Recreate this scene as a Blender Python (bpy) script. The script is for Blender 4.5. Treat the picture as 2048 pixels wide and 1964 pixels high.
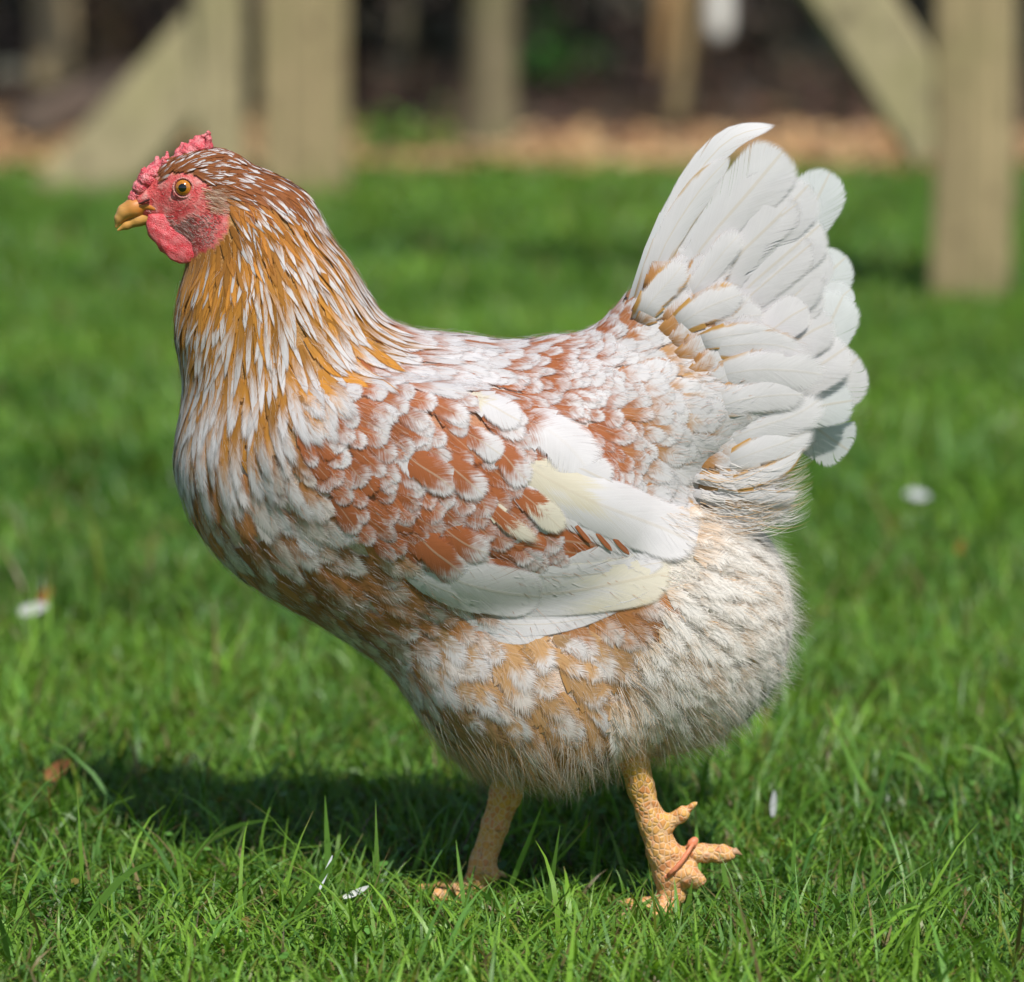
import bpy, math, random
import numpy as np

# ------------------------------------------------------------------ clear
for o in list(bpy.data.objects):
    bpy.data.objects.remove(o, do_unlink=True)
scene = bpy.context.scene
COL = scene.collection
rng = np.random.default_rng(7)
random.seed(7)

# ------------------------------------------------------------------ camera
LENS_PX = 7407.0            # focal length in photo pixels (2048 px wide frame)
PITCH = math.atan(1232.0 / LENS_PX)
CAM = np.array([0.0, -2.0, 0.5637])
S = 2.03 / LENS_PX          # metres per photo pixel at the hen
cam_d = bpy.data.cameras.new("camera")
cam = bpy.data.objects.new("camera", cam_d)
COL.objects.link(cam)
cam.location = CAM
cam.rotation_euler = (math.pi / 2 - PITCH, 0, 0)
cam_d.sensor_width = 36.0
cam_d.sensor_fit = 'HORIZONTAL'
cam_d.lens = 36.0 * LENS_PX / 2048.0
cam_d.clip_start = 0.05
cam_d.clip_end = 500.0
cam_d.dof.use_dof = True
cam_d.dof.focus_distance = 1.98
cam_d.dof.aperture_fstop = 5.0
cam_d.dof.aperture_blades = 9
scene.camera = cam

# ------------------------------------------------------------------ world, sun, exposure
TO_SUN = np.array([0.26, -0.68, 1.0])
TO_SUN /= np.linalg.norm(TO_SUN)
world = bpy.data.worlds.new("World")
scene.world = world
world.use_nodes = True
wn = world.node_tree
bg = wn.nodes["Background"]
sky = wn.nodes.new("ShaderNodeTexSky")
sky.sky_type = 'NISHITA'
sky.sun_disc = False
sky.sun_elevation = math.asin(TO_SUN[2])
sky.sun_rotation = math.atan2(TO_SUN[0], TO_SUN[1])
wn.links.new(sky.outputs[0], bg.inputs[0])
bg.inputs[1].default_value = 0.085
sun_d = bpy.data.lights.new("sun", 'SUN')
sun_d.energy = 4.75
sun_d.angle = math.radians(0.55)
sun_d.color = (1.0, 0.965, 0.91)
sun = bpy.data.objects.new("sun", sun_d)
COL.objects.link(sun)
from mathutils import Vector
sun.rotation_euler = Vector(TO_SUN).to_track_quat('Z', 'Y').to_euler()
sun.location = (2, -4, 6)
scene.view_settings.view_transform = 'Standard'
scene.view_settings.look = 'None'
scene.view_settings.exposure = 0.0
scene.view_settings.gamma = 1.0
scene.render.engine = 'CYCLES'
scene.cycles.transparent_max_bounces = 16
scene.cycles.max_bounces = 4
scene.cycles.diffuse_bounces = 3
scene.cycles.glossy_bounces = 2
scene.cycles.transmission_bounces = 2
scene.cycles.caustics_reflective = False
scene.cycles.caustics_refractive = False
scene.cycles.use_denoising = True
scene.cycles.use_adaptive_sampling = True
scene.cycles.adaptive_threshold = 0.02

# ------------------------------------------------------------------ photo pixel <-> world
_c, _s = math.cos(PITCH), math.sin(PITCH)
FWD = np.array([0, _c, -_s]); UP = np.array([0, _s, _c]); RIGHT = np.array([1.0, 0, 0])

def ray(x, y):
    x = np.asarray(x, float); y = np.asarray(y, float)
    d = (FWD[None] + ((x - 1024) / LENS_PX)[..., None] * RIGHT + (-(y - 982) / LENS_PX)[..., None] * UP)
    return d

def un(x, y, Y=0.0):
    """world point on the vertical plane at depth Y"""
    d = ray(np.atleast_1d(x), np.atleast_1d(y))
    t = (np.asarray(Y) - CAM[1]) / d[:, 1]
    P = CAM + d * np.asarray(t)[..., None]
    return P[0] if np.ndim(x) == 0 else P

def gr(x, y):
    """world point on the ground under a photo pixel"""
    d = ray(np.atleast_1d(x), np.atleast_1d(y))
    t = -CAM[2] / d[:, 2]
    P = CAM + d * t[:, None]
    return P[0] if np.ndim(x) == 0 else P

def pr(P):
    q = P - CAM
    z = q @ FWD
    return 1024 + LENS_PX * (q @ RIGHT) / z, 982 - LENS_PX * (q @ UP) / z

def nrm(v):
    return v / np.maximum(np.linalg.norm(v, axis=-1, keepdims=True), 1e-12)

# ------------------------------------------------------------------ object helpers
def link(o, parent=None, label=None, cat=None, group=None, kind=None):
    COL.objects.link(o)
    if parent is not None:
        o.parent = parent
        o.matrix_parent_inverse = parent.matrix_world.inverted() if False else o.matrix_parent_inverse
    if label: o["label"] = label
    if cat: o["category"] = cat
    if group: o["group"] = group
    if kind: o["kind"] = kind
    return o

def rootpos(parent):
    p = np.zeros(3)
    while parent is not None:
        p += np.array(parent.location)
        parent = parent.parent
    return p

def mesh_obj(name, V, F, mat, parent=None, smooth=True, attrs=None, mi=None, **kw):
    """V in world coordinates; F an (n,k) int array or list of tuples"""
    V = np.asarray(V, float)
    if parent is not None:
        V = V - rootpos(parent)
    me = bpy.data.meshes.new(name)
    if isinstance(F, np.ndarray) and F.ndim == 2:
        n, k = F.shape
        me.vertices.add(len(V)); me.vertices.foreach_set("co", V.astype(np.float32).ravel())
        me.loops.add(n * k); me.loops.foreach_set("vertex_index", F.astype(np.int32).ravel())
        me.polygons.add(n)
        me.polygons.foreach_set("loop_start", np.arange(0, n * k, k, dtype=np.int32))
        me.polygons.foreach_set("loop_total", np.full(n, k, dtype=np.int32))
        me.update(calc_edges=True)
    else:
        me.from_pydata([tuple(v) for v in V], [], [tuple(f) for f in F])
    if smooth:
        me.polygons.foreach_set("use_smooth", np.ones(len(me.polygons), dtype=bool))
    if attrs:
        for nm, arr in attrs.items():
            arr = np.asarray(arr, np.float32)
            if arr.shape[1] == 3:
                a = me.attributes.new(nm, 'FLOAT_VECTOR', 'POINT'); a.data.foreach_set("vector", arr.ravel())
            else:
                a = me.attributes.new(nm, 'FLOAT_COLOR', 'POINT'); a.data.foreach_set("color", arr.ravel())
    for m in (mat if isinstance(mat, (list, tuple)) else [mat]):
        me.materials.append(m)
    if mi is not None: me.polygons.foreach_set("material_index", np.asarray(mi, np.int32))
    o = bpy.data.objects.new(name, me)
    return link(o, parent, **kw)

def empty(name, loc, **kw):
    o = bpy.data.objects.new(name, None)
    o.location = tuple(loc)
    o.empty_display_size = 0.05
    return link(o, **kw)

# ------------------------------------------------------------------ node helpers
class NT:
    def __init__(self, name):
        self.m = bpy.data.materials.new(name)
        self.m.use_nodes = True
        self.t = self.m.node_tree
        self.t.nodes.clear()
        self.out = self.t.nodes.new("ShaderNodeOutputMaterial")
    def n(self, typ, **kw):
        nd = self.t.nodes.new(typ)
        for k, v in kw.items(): setattr(nd, k, v)
        return nd
    def put(self, sock, v):
        if hasattr(v, "is_linked") or hasattr(v, "links"):
            self.t.links.new(v, sock)
        elif isinstance(v, (tuple, list)):
            sock.default_value = tuple(v) if len(v) == len(sock.default_value) else tuple(v) + (1.0,)
        else:
            sock.default_value = v
    def math(self, op, a, b=None, c=None, clamp=False):
        nd = self.n("ShaderNodeMath", operation=op, use_clamp=clamp)
        self.put(nd.inputs[0], a)
        if b is not None: self.put(nd.inputs[1], b)
        if c is not None: self.put(nd.inputs[2], c)
        return nd.outputs[0]
    def mix(self, f, a, b, blend='MIX'):
        nd = self.n("ShaderNodeMix", data_type='RGBA', blend_type=blend)
        self.put(nd.inputs[0], f); self.put(nd.inputs[6], a); self.put(nd.inputs[7], b)
        return nd.outputs[2]
    def smooth(self, x, lo, hi):
        nd = self.n("ShaderNodeMapRange", interpolation_type='SMOOTHSTEP')
        self.put(nd.inputs[0], x); self.put(nd.inputs[1], lo); self.put(nd.inputs[2], hi)
        return nd.outputs[0]
    def noise(self, vec, scale, detail=2.0, rough=0.5):
        nd = self.n("ShaderNodeTexNoise")
        if vec is not None: self.put(nd.inputs["Vector"], vec)
        nd.inputs["Scale"].default_value = scale
        nd.inputs["Detail"].default_value = detail
        nd.inputs["Roughness"].default_value = rough
        return nd.outputs[0]
    def vor(self, vec, scale, feature='F1', out=0, rnd=1.0):
        nd = self.n("ShaderNodeTexVoronoi", feature=feature)
        if vec is not None: self.put(nd.inputs["Vector"], vec)
        nd.inputs["Scale"].default_value = scale
        nd.inputs["Randomness"].default_value = rnd
        return nd.outputs[out]
    def attr(self, name, out="Color"):
        nd = self.n("ShaderNodeAttribute", attribute_name=name)
        return nd.outputs[out]
    def sep(self, v):
        nd = self.n("ShaderNodeSeparateXYZ"); self.put(nd.inputs[0], v); return nd.outputs
    def comb(self, x, y, z):
        nd = self.n("ShaderNodeCombineXYZ")
        for i, q in enumerate((x, y, z)): self.put(nd.inputs[i], q)
        return nd.outputs[0]
    def obj(self):
        return self.n("ShaderNodeTexCoord").outputs["Object"]
    def geo(self):
        return self.n("ShaderNodeNewGeometry").outputs["Position"]
    def scale(self, vec, s):
        nd = self.n("ShaderNodeMapping"); self.put(nd.inputs[0], vec); nd.inputs[3].default_value = s
        return nd.outputs[0]
    def ramp(self, f, stops):
        nd = self.n("ShaderNodeValToRGB")
        e = nd.color_ramp.elements
        while len(e) < len(stops): e.new(0.5)
        for i, (p, c) in enumerate(stops):
            e[i].position = p; e[i].color = tuple(c) + (1.0,)
        self.put(nd.inputs[0], f)
        return nd.outputs[0]
    def bump(self, h, strength, dist):
        nd = self.n("ShaderNodeBump")
        nd.inputs["Strength"].default_value = strength
        nd.inputs["Distance"].default_value = dist
        self.put(nd.inputs["Height"], h)
        return nd.outputs[0]
    def bsdf(self, color, rough=0.6, spec=0.3, normal=None, **kw):
        nd = self.n("ShaderNodeBsdfPrincipled")
        self.put(nd.inputs["Base Color"], color)
        self.put(nd.inputs["Roughness"], rough)
        self.put(nd.inputs["Specular IOR Level"], spec)
        if normal is not None: self.put(nd.inputs["Normal"], normal)
        for k, v in kw.items(): self.put(nd.inputs[k.replace("_", " ")], v)
        return nd.outputs[0]
    def mixsh(self, f, a, b):
        nd = self.n("ShaderNodeMixShader")
        self.put(nd.inputs[0], f); self.put(nd.inputs[1], a); self.put(nd.inputs[2], b)
        return nd.outputs[0]
    def done(self, sh):
        self.t.links.new(sh, self.out.inputs[0])
        return self.m

# ------------------------------------------------------------------ materials
def mat_feather(opaque=False):
    k = NT("feather_vane" if opaque else "feather_edge")
    f = k.sep(k.attr("fuv", "Vector")); u, v, sd = f[0], f[1], f[2]
    fp = k.n("ShaderNodeAttribute", attribute_name="fp")
    fps = k.sep(fp.outputs["Vector"]); thr, ew, fray = fps[0], fps[1], fps[2]
    split = fp.outputs["Alpha"]
    fq = k.n("ShaderNodeAttribute", attribute_name="fq")
    fqs = k.sep(fq.outputs["Vector"]); Lmm, shaft, soft = fqs[0], fqs[1], fqs[2]
    trans = fq.outputs["Alpha"]
    au = k.math('ABSOLUTE', u)
    au2 = k.math('MULTIPLY', au, au)
    b = k.math('SUBTRACT', v, k.math('MULTIPLY', au, 0.3))
    bl = k.math('MULTIPLY', b, Lmm)
    s1 = k.noise(k.comb(k.math('MULTIPLY', bl, 1.5), k.math('MULTIPLY', u, 1.1), k.math('MULTIPLY', sd, 37.0)), 1.0, 2.0, 0.6)
    lo = k.noise(k.comb(k.math('MULTIPLY', u, 1.5), k.math('MULTIPLY', v, 3.0), k.math('MULTIPLY', sd, 91.0)), 1.3, 2.0, 0.5)
    ds1 = k.math('SUBTRACT', s1, 0.5); dlo = k.math('SUBTRACT', lo, 0.5)
    jit = k.math('ADD', k.math('MULTIPLY', ds1, 0.55), k.math('MULTIPLY', dlo, 0.55))
    tv = k.math('ADD', k.math('ADD', v, k.math('MULTIPLY', au2, 0.16)), jit)
    tm = k.smooth(tv, k.math('SUBTRACT', thr, soft), k.math('ADD', thr, soft))
    ev = k.math('ADD', au, k.math('ADD', k.math('MULTIPLY', ds1, 0.35), k.math('MULTIPLY', dlo, 0.9)))
    eo = k.math('SUBTRACT', 1.0, ew)
    em = k.smooth(ev, k.math('SUBTRACT', eo, 0.13), k.math('ADD', eo, 0.13))
    em = k.math('MULTIPLY', em, k.math('MULTIPLY', ew, 12.0, clamp=True))
    c = k.mix(tm, k.attr("ca"), k.attr("cb"))
    c = k.mix(em, c, k.attr("cc"))
    sm = k.math('SUBTRACT', 1.0, k.smooth(au, 0.025, 0.075))
    c = k.mix(k.math('MULTIPLY', sm, shaft), c, (0.62, 0.53, 0.40))
    vv = k.math('ADD', 0.84, k.math('ADD', k.math('MULTIPLY', s1, 0.22), k.math('MULTIPLY', lo, 0.14)))
    c = k.mix(1.0, c, k.comb(vv, vv, vv), 'MULTIPLY')
    s2 = k.noise(k.comb(k.math('MULTIPLY', bl, 2.2), k.math('MULTIPLY', u, 1.0), k.math('MULTIPLY', sd, 53.0)), 1.0, 1.0, 0.5)
    bmp = k.bump(k.math('ADD', k.math('ADD', s1, s1 if opaque else s2), k.math('MULTIPLY', sm, 0.5)), 0.20, 0.0006)
    sh = k.bsdf(c, 0.62, 0.22, bmp, Sheen_Weight=0.15, Sheen_Roughness=0.5)
    tr = k.n("ShaderNodeBsdfTranslucent"); k.put(tr.inputs[0], c)
    sh = k.mixsh(trans, sh, tr.outputs[0])
    if opaque: return k.done(sh)
    tq = k.math('DIVIDE', k.math('SUBTRACT', v, 0.62), 0.38, clamp=True)
    tq2 = k.math('MULTIPLY', tq, tq)
    rad = k.math('SQRT', k.math('ADD', tq2, k.math('MULTIPLY', au2, k.math('SUBTRACT', 1.0, tq2))))
    ed = k.math('ADD', rad, k.math('MULTIPLY', fray, k.math('SUBTRACT', k.math('MULTIPLY', s2, 1.5), 0.50)))
    cut = k.smooth(ed, k.math('SUBTRACT', 1.0, k.math('MULTIPLY', fray, 0.55)), 1.02)
    sp = k.noise(k.comb(k.math('MULTIPLY', bl, 0.10), k.math('MULTIPLY', k.math('SIGN', u), 3.0), k.math('MULTIPLY', sd, 17.0)), 1.0, 0.0)
    gap = k.math('LESS_THAN', k.math('ABSOLUTE', k.math('SUBTRACT', sp, 0.5)), k.math('MULTIPLY', k.math('MULTIPLY', split, 0.02), k.math('SUBTRACT', au, 0.25, clamp=True)))
    cut = k.math('MAXIMUM', cut, gap)
    tp = k.n("ShaderNodeBsdfTransparent")
    return k.done(k.mixsh(cut, sh, tp.outputs[0]))

def mat_vcol(name, rough=0.6, spec=0.25, noise_scale=250, bump=0.3, var=0.3):
    k = NT(name)
    c = k.attr("ca")
    n = k.noise(k.obj(), noise_scale, 3.0, 0.6)
    vv = k.math('ADD', 1.0 - var / 2, k.math('MULTIPLY', n, var))
    c = k.mix(1.0, c, k.comb(vv, vv, vv), 'MULTIPLY')
    return k.done(k.bsdf(c, rough, spec, k.bump(n, bump, 0.001)))

def mat_strand():
    k = NT("down_strand")
    c = k.attr("ca")
    sh = k.bsdf(c, 0.55, 0.25)
    tr = k.n("ShaderNodeBsdfTranslucent"); k.put(tr.inputs[0], c)
    return k.done(k.mixsh(0.55, sh, tr.outputs[0]))

def mat_body():
    """bare face skin and the down under the feathers, told apart by the body's own colour attribute"""
    k = NT("body_skin")
    c = k.attr("ca"); msk = k.sep(k.attr("fp", "Vector"))[0]
    p = k.obj()
    n1 = k.noise(p, 900, 3.0, 0.6)
    n2 = k.noise(p, 160, 3.0, 0.55)
    red = k.ramp(n2, [(0.32, (0.56, 0.045, 0.05)), (0.50, (0.66, 0.12, 0.115)), (0.70, (0.70, 0.30, 0.27))])
    red = k.mix(k.math('MULTIPLY', k.smooth(n1, 0.58, 0.76), 0.8), red, (0.70, 0.38, 0.34))
    vv = k.math('ADD', 0.75, k.math('MULTIPLY', k.noise(p, 500, 2.0), 0.5))
    cc = k.mix(1.0, c, k.comb(vv, vv, vv), 'MULTIPLY')
    col = k.mix(msk, cc, red)
    h = k.math('ADD', k.math('MULTIPLY', n1, 0.6), n2)
    sh = k.bsdf(col, 0.48, 0.35, k.bump(h, 0.75, 0.0016), Subsurface_Weight=0.08, Subsurface_Radius=(0.004, 0.001, 0.0006), Subsurface_Scale=1.0)
    return k.done(sh)

def mat_flesh(name, base, light, scale=1100, dist=0.0012):
    k = NT(name)
    p = k.obj()
    v = k.vor(p, scale)
    n = k.noise(p, 220, 3.0, 0.6)
    c = k.mix(k.smooth(n, 0.35, 0.7), base, light)
    c = k.mix(k.math('MULTIPLY', k.smooth(v, 0.5, 0.15), 0.35), c, (0.72, 0.38, 0.36))
    h = k.math('ADD', k.math('SUBTRACT', 1.0, v), k.math('MULTIPLY', n, 0.8))
    return k.done(k.bsdf(c, 0.42, 0.42, k.bump(h, 0.8, dist), Subsurface_Weight=0.1, Subsurface_Radius=(0.004, 0.001, 0.0006), Subsurface_Scale=1.0))

def mat_beak():
    k = NT("beak_horn")
    p = k.obj()
    n = k.noise(k.scale(p, (200, 200, 700)), 1.0, 2.0)
    t = k.attr("ca")
    c = k.mix(k.smooth(n, 0.45, 0.8), t, (0.46, 0.24, 0.07))
    return k.done(k.bsdf(c, 0.38, 0.45, k.bump(n, 0.15, 0.0006)))

def mat_leg():
    k = NT("leg_scale_skin")
    p = k.obj()
    pv = k.scale(p, (1, 1, 0.8))
    e = k.vor(pv, 330, 'DISTANCE_TO_EDGE', 0, 0.8)
    cid = k.vor(pv, 330, 'F1', 1, 0.8)
    rnd = k.sep(cid)[0]
    c = k.attr("ca")
    c = k.mix(k.math('MULTIPLY', k.smooth(rnd, 0.5, 0.9), 0.55), c, (0.60, 0.19, 0.085))
    c = k.mix(k.math('MULTIPLY', k.smooth(rnd, 0.35, 0.1), 0.4), c, (0.66, 0.40, 0.10))
    c = k.mix(k.math('MULTIPLY', k.smooth(e, 0.16, 0.02), 0.5), c, (0.74, 0.55, 0.38))
    n = k.noise(p, 120, 4.0, 0.6)
    c = k.mix(k.math('MULTIPLY', k.smooth(n, 0.60, 0.72), 0.6), c, (0.22, 0.11, 0.06))
    h = k.smooth(e, 0.0, 0.2)
    return k.done(k.bsdf(c, 0.5, 0.35, k.bump(h, 0.45, 0.0009)))

def mat_plain(name, col, rough=0.6, spec=0.3, nscale=60, amt=0.35, bump=0.3, dist=0.002, **kw):
    k = NT(name)
    p = k.obj()
    n = k.noise(p, nscale, 4.0, 0.6)
    vv = k.math('ADD', 1.0 - amt / 2, k.math('MULTIPLY', n, amt))
    c = k.mix(1.0, col, k.comb(vv, vv, vv), 'MULTIPLY')
    return k.done(k.bsdf(c, rough, spec, k.bump(n, bump, dist), **kw))

def mat_wood(name, col, green, grain=(60, 60, 3)):
    k = NT(name)
    p = k.obj()
    g = k.noise(k.scale(p, grain), 1.0, 5.0, 0.65)
    n = k.noise(p, 7, 3.0, 0.6)
    c = k.mix(k.smooth(g, 0.3, 0.75), tuple(x * 0.72 for x in col), tuple(x * 1.15 for x in col))
    c = k.mix(k.math('MULTIPLY', k.smooth(n, 0.42, 0.66), 0.7), c, green)
    n3 = k.noise(p, 23, 2.0, 0.5)
    c = k.mix(k.math('MULTIPLY', k.smooth(n3, 0.58, 0.72), 0.7), c, tuple(x * 0.4 for x in col))
    zz = k.sep(k.geo())[2]
    dirt = k.math('MULTIPLY', k.smooth(k.math('ADD', zz, k.math('MULTIPLY', n, 0.12)), 0.11, 0.02), 0.6)
    c = k.mix(dirt, c, (0.13, 0.12, 0.06))
    return k.done(k.bsdf(c, 0.8, 0.2, k.bump(g, 0.5, 0.004)))

def mat_grass():
    k = NT("grass_blade")
    c = k.attr("ca")
    f = k.sep(k.attr("fuv", "Vector"))
    n = k.noise(k.comb(k.math('MULTIPLY', f[0], 3.0), k.math('MULTIPLY', f[1], 1.5), k.math('MULTIPLY', f[2], 60.0)), 2.0, 2.0)
    vv = k.math('ADD', 0.7, k.math('MULTIPLY', n, 0.6))
    c = k.mix(1.0, c, k.comb(vv, vv, vv), 'MULTIPLY')
    # straw coloured tips on some blades
    dry = k.math('MULTIPLY', k.smooth(f[1], 0.72, 1.0), k.smooth(k.math('FRACT', k.math('MULTIPLY', f[2], 7.0)), 0.7, 0.8))
    c = k.mix(dry, c, (0.30, 0.24, 0.09))
    h = k.math('SINE', k.math('MULTIPLY', f[0], 16.0))
    sh = k.bsdf(c, 0.36, 0.5, k.bump(h, 0.25, 0.0004))
    tr = k.n("ShaderNodeBsdfTranslucent"); k.put(tr.inputs[0], k.mix(1.0, c, (1.25, 1.2, 0.5, 1), 'MULTIPLY'))
    return k.done(k.mixsh(0.34, sh, tr.outputs[0]))

def mat_ground():
    k = NT("lawn_and_earth")
    p = k.geo()
    q = k.sep(p)
    n = k.noise(p, 2.2, 4.0, 0.6)
    n2 = k.noise(p, 45, 4.0, 0.65)
    n3 = k.noise(p, 300, 2.0, 0.6)
    lawn = k.mix(k.smooth(n2, 0.35, 0.7), (0.032, 0.075, 0.010), (0.085, 0.170, 0.024))
    lawn = k.mix(k.smooth(n3, 0.60, 0.75), lawn, (0.16, 0.12, 0.06))
    earth = k.mix(k.smooth(n2, 0.3, 0.7), (0.050, 0.036, 0.025), (0.120, 0.082, 0.054))
    yb = k.math('ADD', q[1], k.math('MULTIPLY', k.math('SUBTRACT', n, 0.5), 0.9))
    c = k.mix(k.smooth(yb, 5.15, 5.45), lawn, earth)
    return k.done(k.bsdf(c, 0.9, 0.15, k.bump(n2, 0.6, 0.02)))

M_F = [mat_feather(), mat_feather(True)]
M_ST = mat_strand()
M_BODY = mat_body()
M_COMB = mat_flesh("comb_flesh", (0.60, 0.065, 0.09), (0.72, 0.24, 0.25), 1100, 0.0006)
M_WAT = mat_flesh("wattle_flesh", (0.62, 0.045, 0.060), (0.70, 0.16, 0.17), 1500, 0.00036)
M_EARL = mat_flesh("earlobe_flesh", (0.60, 0.06, 0.06), (0.70, 0.24, 0.21), 900, 0.0012)
M_BEAK = mat_beak()
M_LEG = mat_leg()
M_CLAW = mat_plain("claw_horn", (0.45, 0.27, 0.15), 0.45, 0.4, 300, 0.4)
M_BAND = mat_plain("coral_leg_band", (0.70, 0.24, 0.12), 0.45, 0.4, 400, 0.4)
M_GRASS = mat_grass()
M_GROUND = mat_ground()

# ------------------------------------------------------------------ sdf tools
class SDF:
    def __init__(self): self.p = []
    def ell(self, x, y, dep, rx, rz, ry, ang=0.0, k=30):
        """ellipsoid: photo px centre, depth px towards camera, radii px, ang = image tilt (deg, clockwise)"""
        self.p.append(('e', un(x, y, -dep * S), np.array([rx, ry, rz]) * S, math.radians(ang), k * S)); return self
    def cone(self, a, b, k=30, flat=1.0):
        """round cone a,b = (x,y,depth,r); flat scales thickness in depth"""
        self.p.append(('c', un(a[0], a[1], -a[2] * S), un(b[0], b[1], -b[2] * S), a[3] * S, b[3] * S, k * S, flat)); return self
    def wcone(self, A, B, ra, rb, k=0.004):
        self.p.append(('c', np.array(A, float), np.array(B, float), ra, rb, k, 1.0)); return self
    def __call__(self, P):
        D = None
        for q in self.p:
            if q[0] == 'e':
                _, c, r, a, k = q
                L = P - c
                ca, sa = math.cos(a), math.sin(a)
                X = L[:, 0] * ca - L[:, 2] * sa
                Z = L[:, 0] * sa + L[:, 2] * ca
                Q = np.stack([X, L[:, 1], Z], 1)
                k0 = np.linalg.norm(Q / r, axis=1); k1 = np.linalg.norm(Q / (r * r), axis=1)
                d = k0 * (k0 - 1.0) / np.maximum(k1, 1e-9)
                d = np.where(k0 < 1e-4, -r.min(), d)
            else:
                _, A, B, ra, rb, k, fl = q
                Pm = P
                if fl != 1.0:
                    Pm = P.copy(); mid = 0.5 * (A[1] + B[1])
                    Pm[:, 1] = mid + (P[:, 1] - mid) / fl
                ab = B - A
                t = np.clip(((Pm - A) @ ab) / (ab @ ab), 0, 1)
                d = np.linalg.norm(Pm - A - t[:, None] * ab, axis=1) - (ra + (rb - ra) * t)
                if fl < 1.0: d = d * (0.5 + 0.5 * fl)
            if D is None: D = d
            else:
                h = np.clip(0.5 + 0.5 * (D - d) / k, 0, 1)
                D = D * (1 - h) + d * h - k * h * (1 - h)
        return D
    def grad(self, P, e=0.0008):
        g = np.zeros_like(P)
        for sgn in ((1, 1, 1), (1, -1, -1), (-1, 1, -1), (-1, -1, 1)):
            o = np.array(sgn, float)
            g += o * self(P + o * e)[:, None]
        return nrm(g)
    def snap(self, P, h, it=2):
        for _ in range(it):
            d = self(P); g = self.grad(P)
            P = P - g * (d - h)[:, None]
        return P

def surfnet(f, lo, hi, h, disp=None):
    ax = [np.arange(lo[i], hi[i] + h, h) for i in range(3)]
    nx, ny, nz = map(len, ax)
    F = np.empty((nx, ny, nz))
    YY, ZZ = np.meshgrid(ax[1], ax[2], indexing='ij')
    step = max(1, 200000 // (ny * nz))
    for i in range(0, nx, step):
        xs = ax[0][i:i + step]
        P = np.stack([np.repeat(xs, ny * nz), np.tile(YY.ravel(), len(xs)), np.tile(ZZ.ravel(), len(xs))], 1)
        v = f(P)
        if disp is not None: v = v + disp(P)
        F[i:i + step] = v.reshape(len(xs), ny, nz)
    cs = (nx - 1, ny - 1, nz - 1)
    acc = np.zeros(cs + (3,)); cnt = np.zeros(cs)
    def sub(o): return F[o[0]:o[0] + cs[0], o[1]:o[1] + cs[1], o[2]:o[2] + cs[2]]
    C = [(i, j, k) for i in (0, 1) for j in (0, 1) for k in (0, 1)]
    for a in C:
        for ax_i in range(3):
            if a[ax_i] == 0:
                b = list(a); b[ax_i] = 1
                fa, fb = sub(a), sub(b)
                m = (fa < 0) != (fb < 0)
                t = np.where(m, fa / np.where(m, fa - fb, 1), 0)
                for q in range(3):
                    acc[..., q] += np.where(m, a[q] + (t if q == ax_i else 0), 0)
                cnt += m
    act = cnt > 0
    idx = np.full(cs, -1, int); idx[act] = np.arange(act.sum())
    I = np.argwhere(act)
    V = (I + acc[act] / cnt[act][:, None]) * h + np.array(lo)
    faces = []
    ins = F < 0
    for d in range(3):
        a, b = [(1, 2), (2, 0), (0, 1)][d]
        s0 = [slice(None)] * 3; s1 = [slice(None)] * 3
        s0[d] = slice(0, -1); s1[d] = slice(1, None)
        ch = ins[tuple(s0)] != ins[tuple(s1)]
        E = np.argwhere(ch)
        ok = (E[:, a] > 0) & (E[:, b] > 0) & (E[:, a] < F.shape[a] - 1) & (E[:, b] < F.shape[b] - 1)
        E = E[ok]
        def cell(da, db):
            q = E.copy(); q[:, a] += da; q[:, b] += db
            return idx[q[:, 0], q[:, 1], q[:, 2]]
        Q = np.stack([cell(-1, -1), cell(0, -1), cell(0, 0), cell(-1, 0)], 1)
        fl = ~ins[E[:, 0], E[:, 1], E[:, 2]]
        Q[fl] = Q[fl][:, ::-1]
        faces.append(Q)
    Fq = np.concatenate(faces)
    Fq = Fq[(Fq >= 0).all(1)]
    return V, Fq

def sdf_bounds(f, pad):
    lo = np.full(3, 1e9); hi = np.full(3, -1e9)
    for q in f.p:
        if q[0] == 'e':
            r = np.max(q[2]); pts = [(q[1], q[2] if abs(q[3]) < 1e-6 else np.array([r, q[2][1], r]))]
        else:
            pts = [(q[1], np.full(3, q[3])), (q[2], np.full(3, q[4]))]
        for c, r in pts:
            lo = np.minimum(lo, c - r); hi = np.maximum(hi, c + r)
    return lo - pad, hi + pad

def vnoise(P, f, seed=0):
    """cheap smooth pseudo noise from sines, -1..1"""
    r = np.random.default_rng(seed)
    out = 0
    for i in range(5):
        d = r.normal(size=P.shape[1]); d /= np.linalg.norm(d)
        out = out + np.sin((P @ d) * f * r.uniform(0.7, 1.6) + r.uniform(0, 6.28))
    return out / 3.2

def inpoly(x, y, poly):
    x = np.asarray(x); y = np.asarray(y)
    r = np.zeros(x.shape, bool)
    n = len(poly)
    for i in range(n):
        x0, y0 = poly[i]; x1, y1 = poly[(i + 1) % n]
        c = ((y0 > y) != (y1 > y)) & (x < (x1 - x0) * (y - y0) / ((y1 - y0) or 1e-9) + x0)
        r ^= c
    return r


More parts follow.
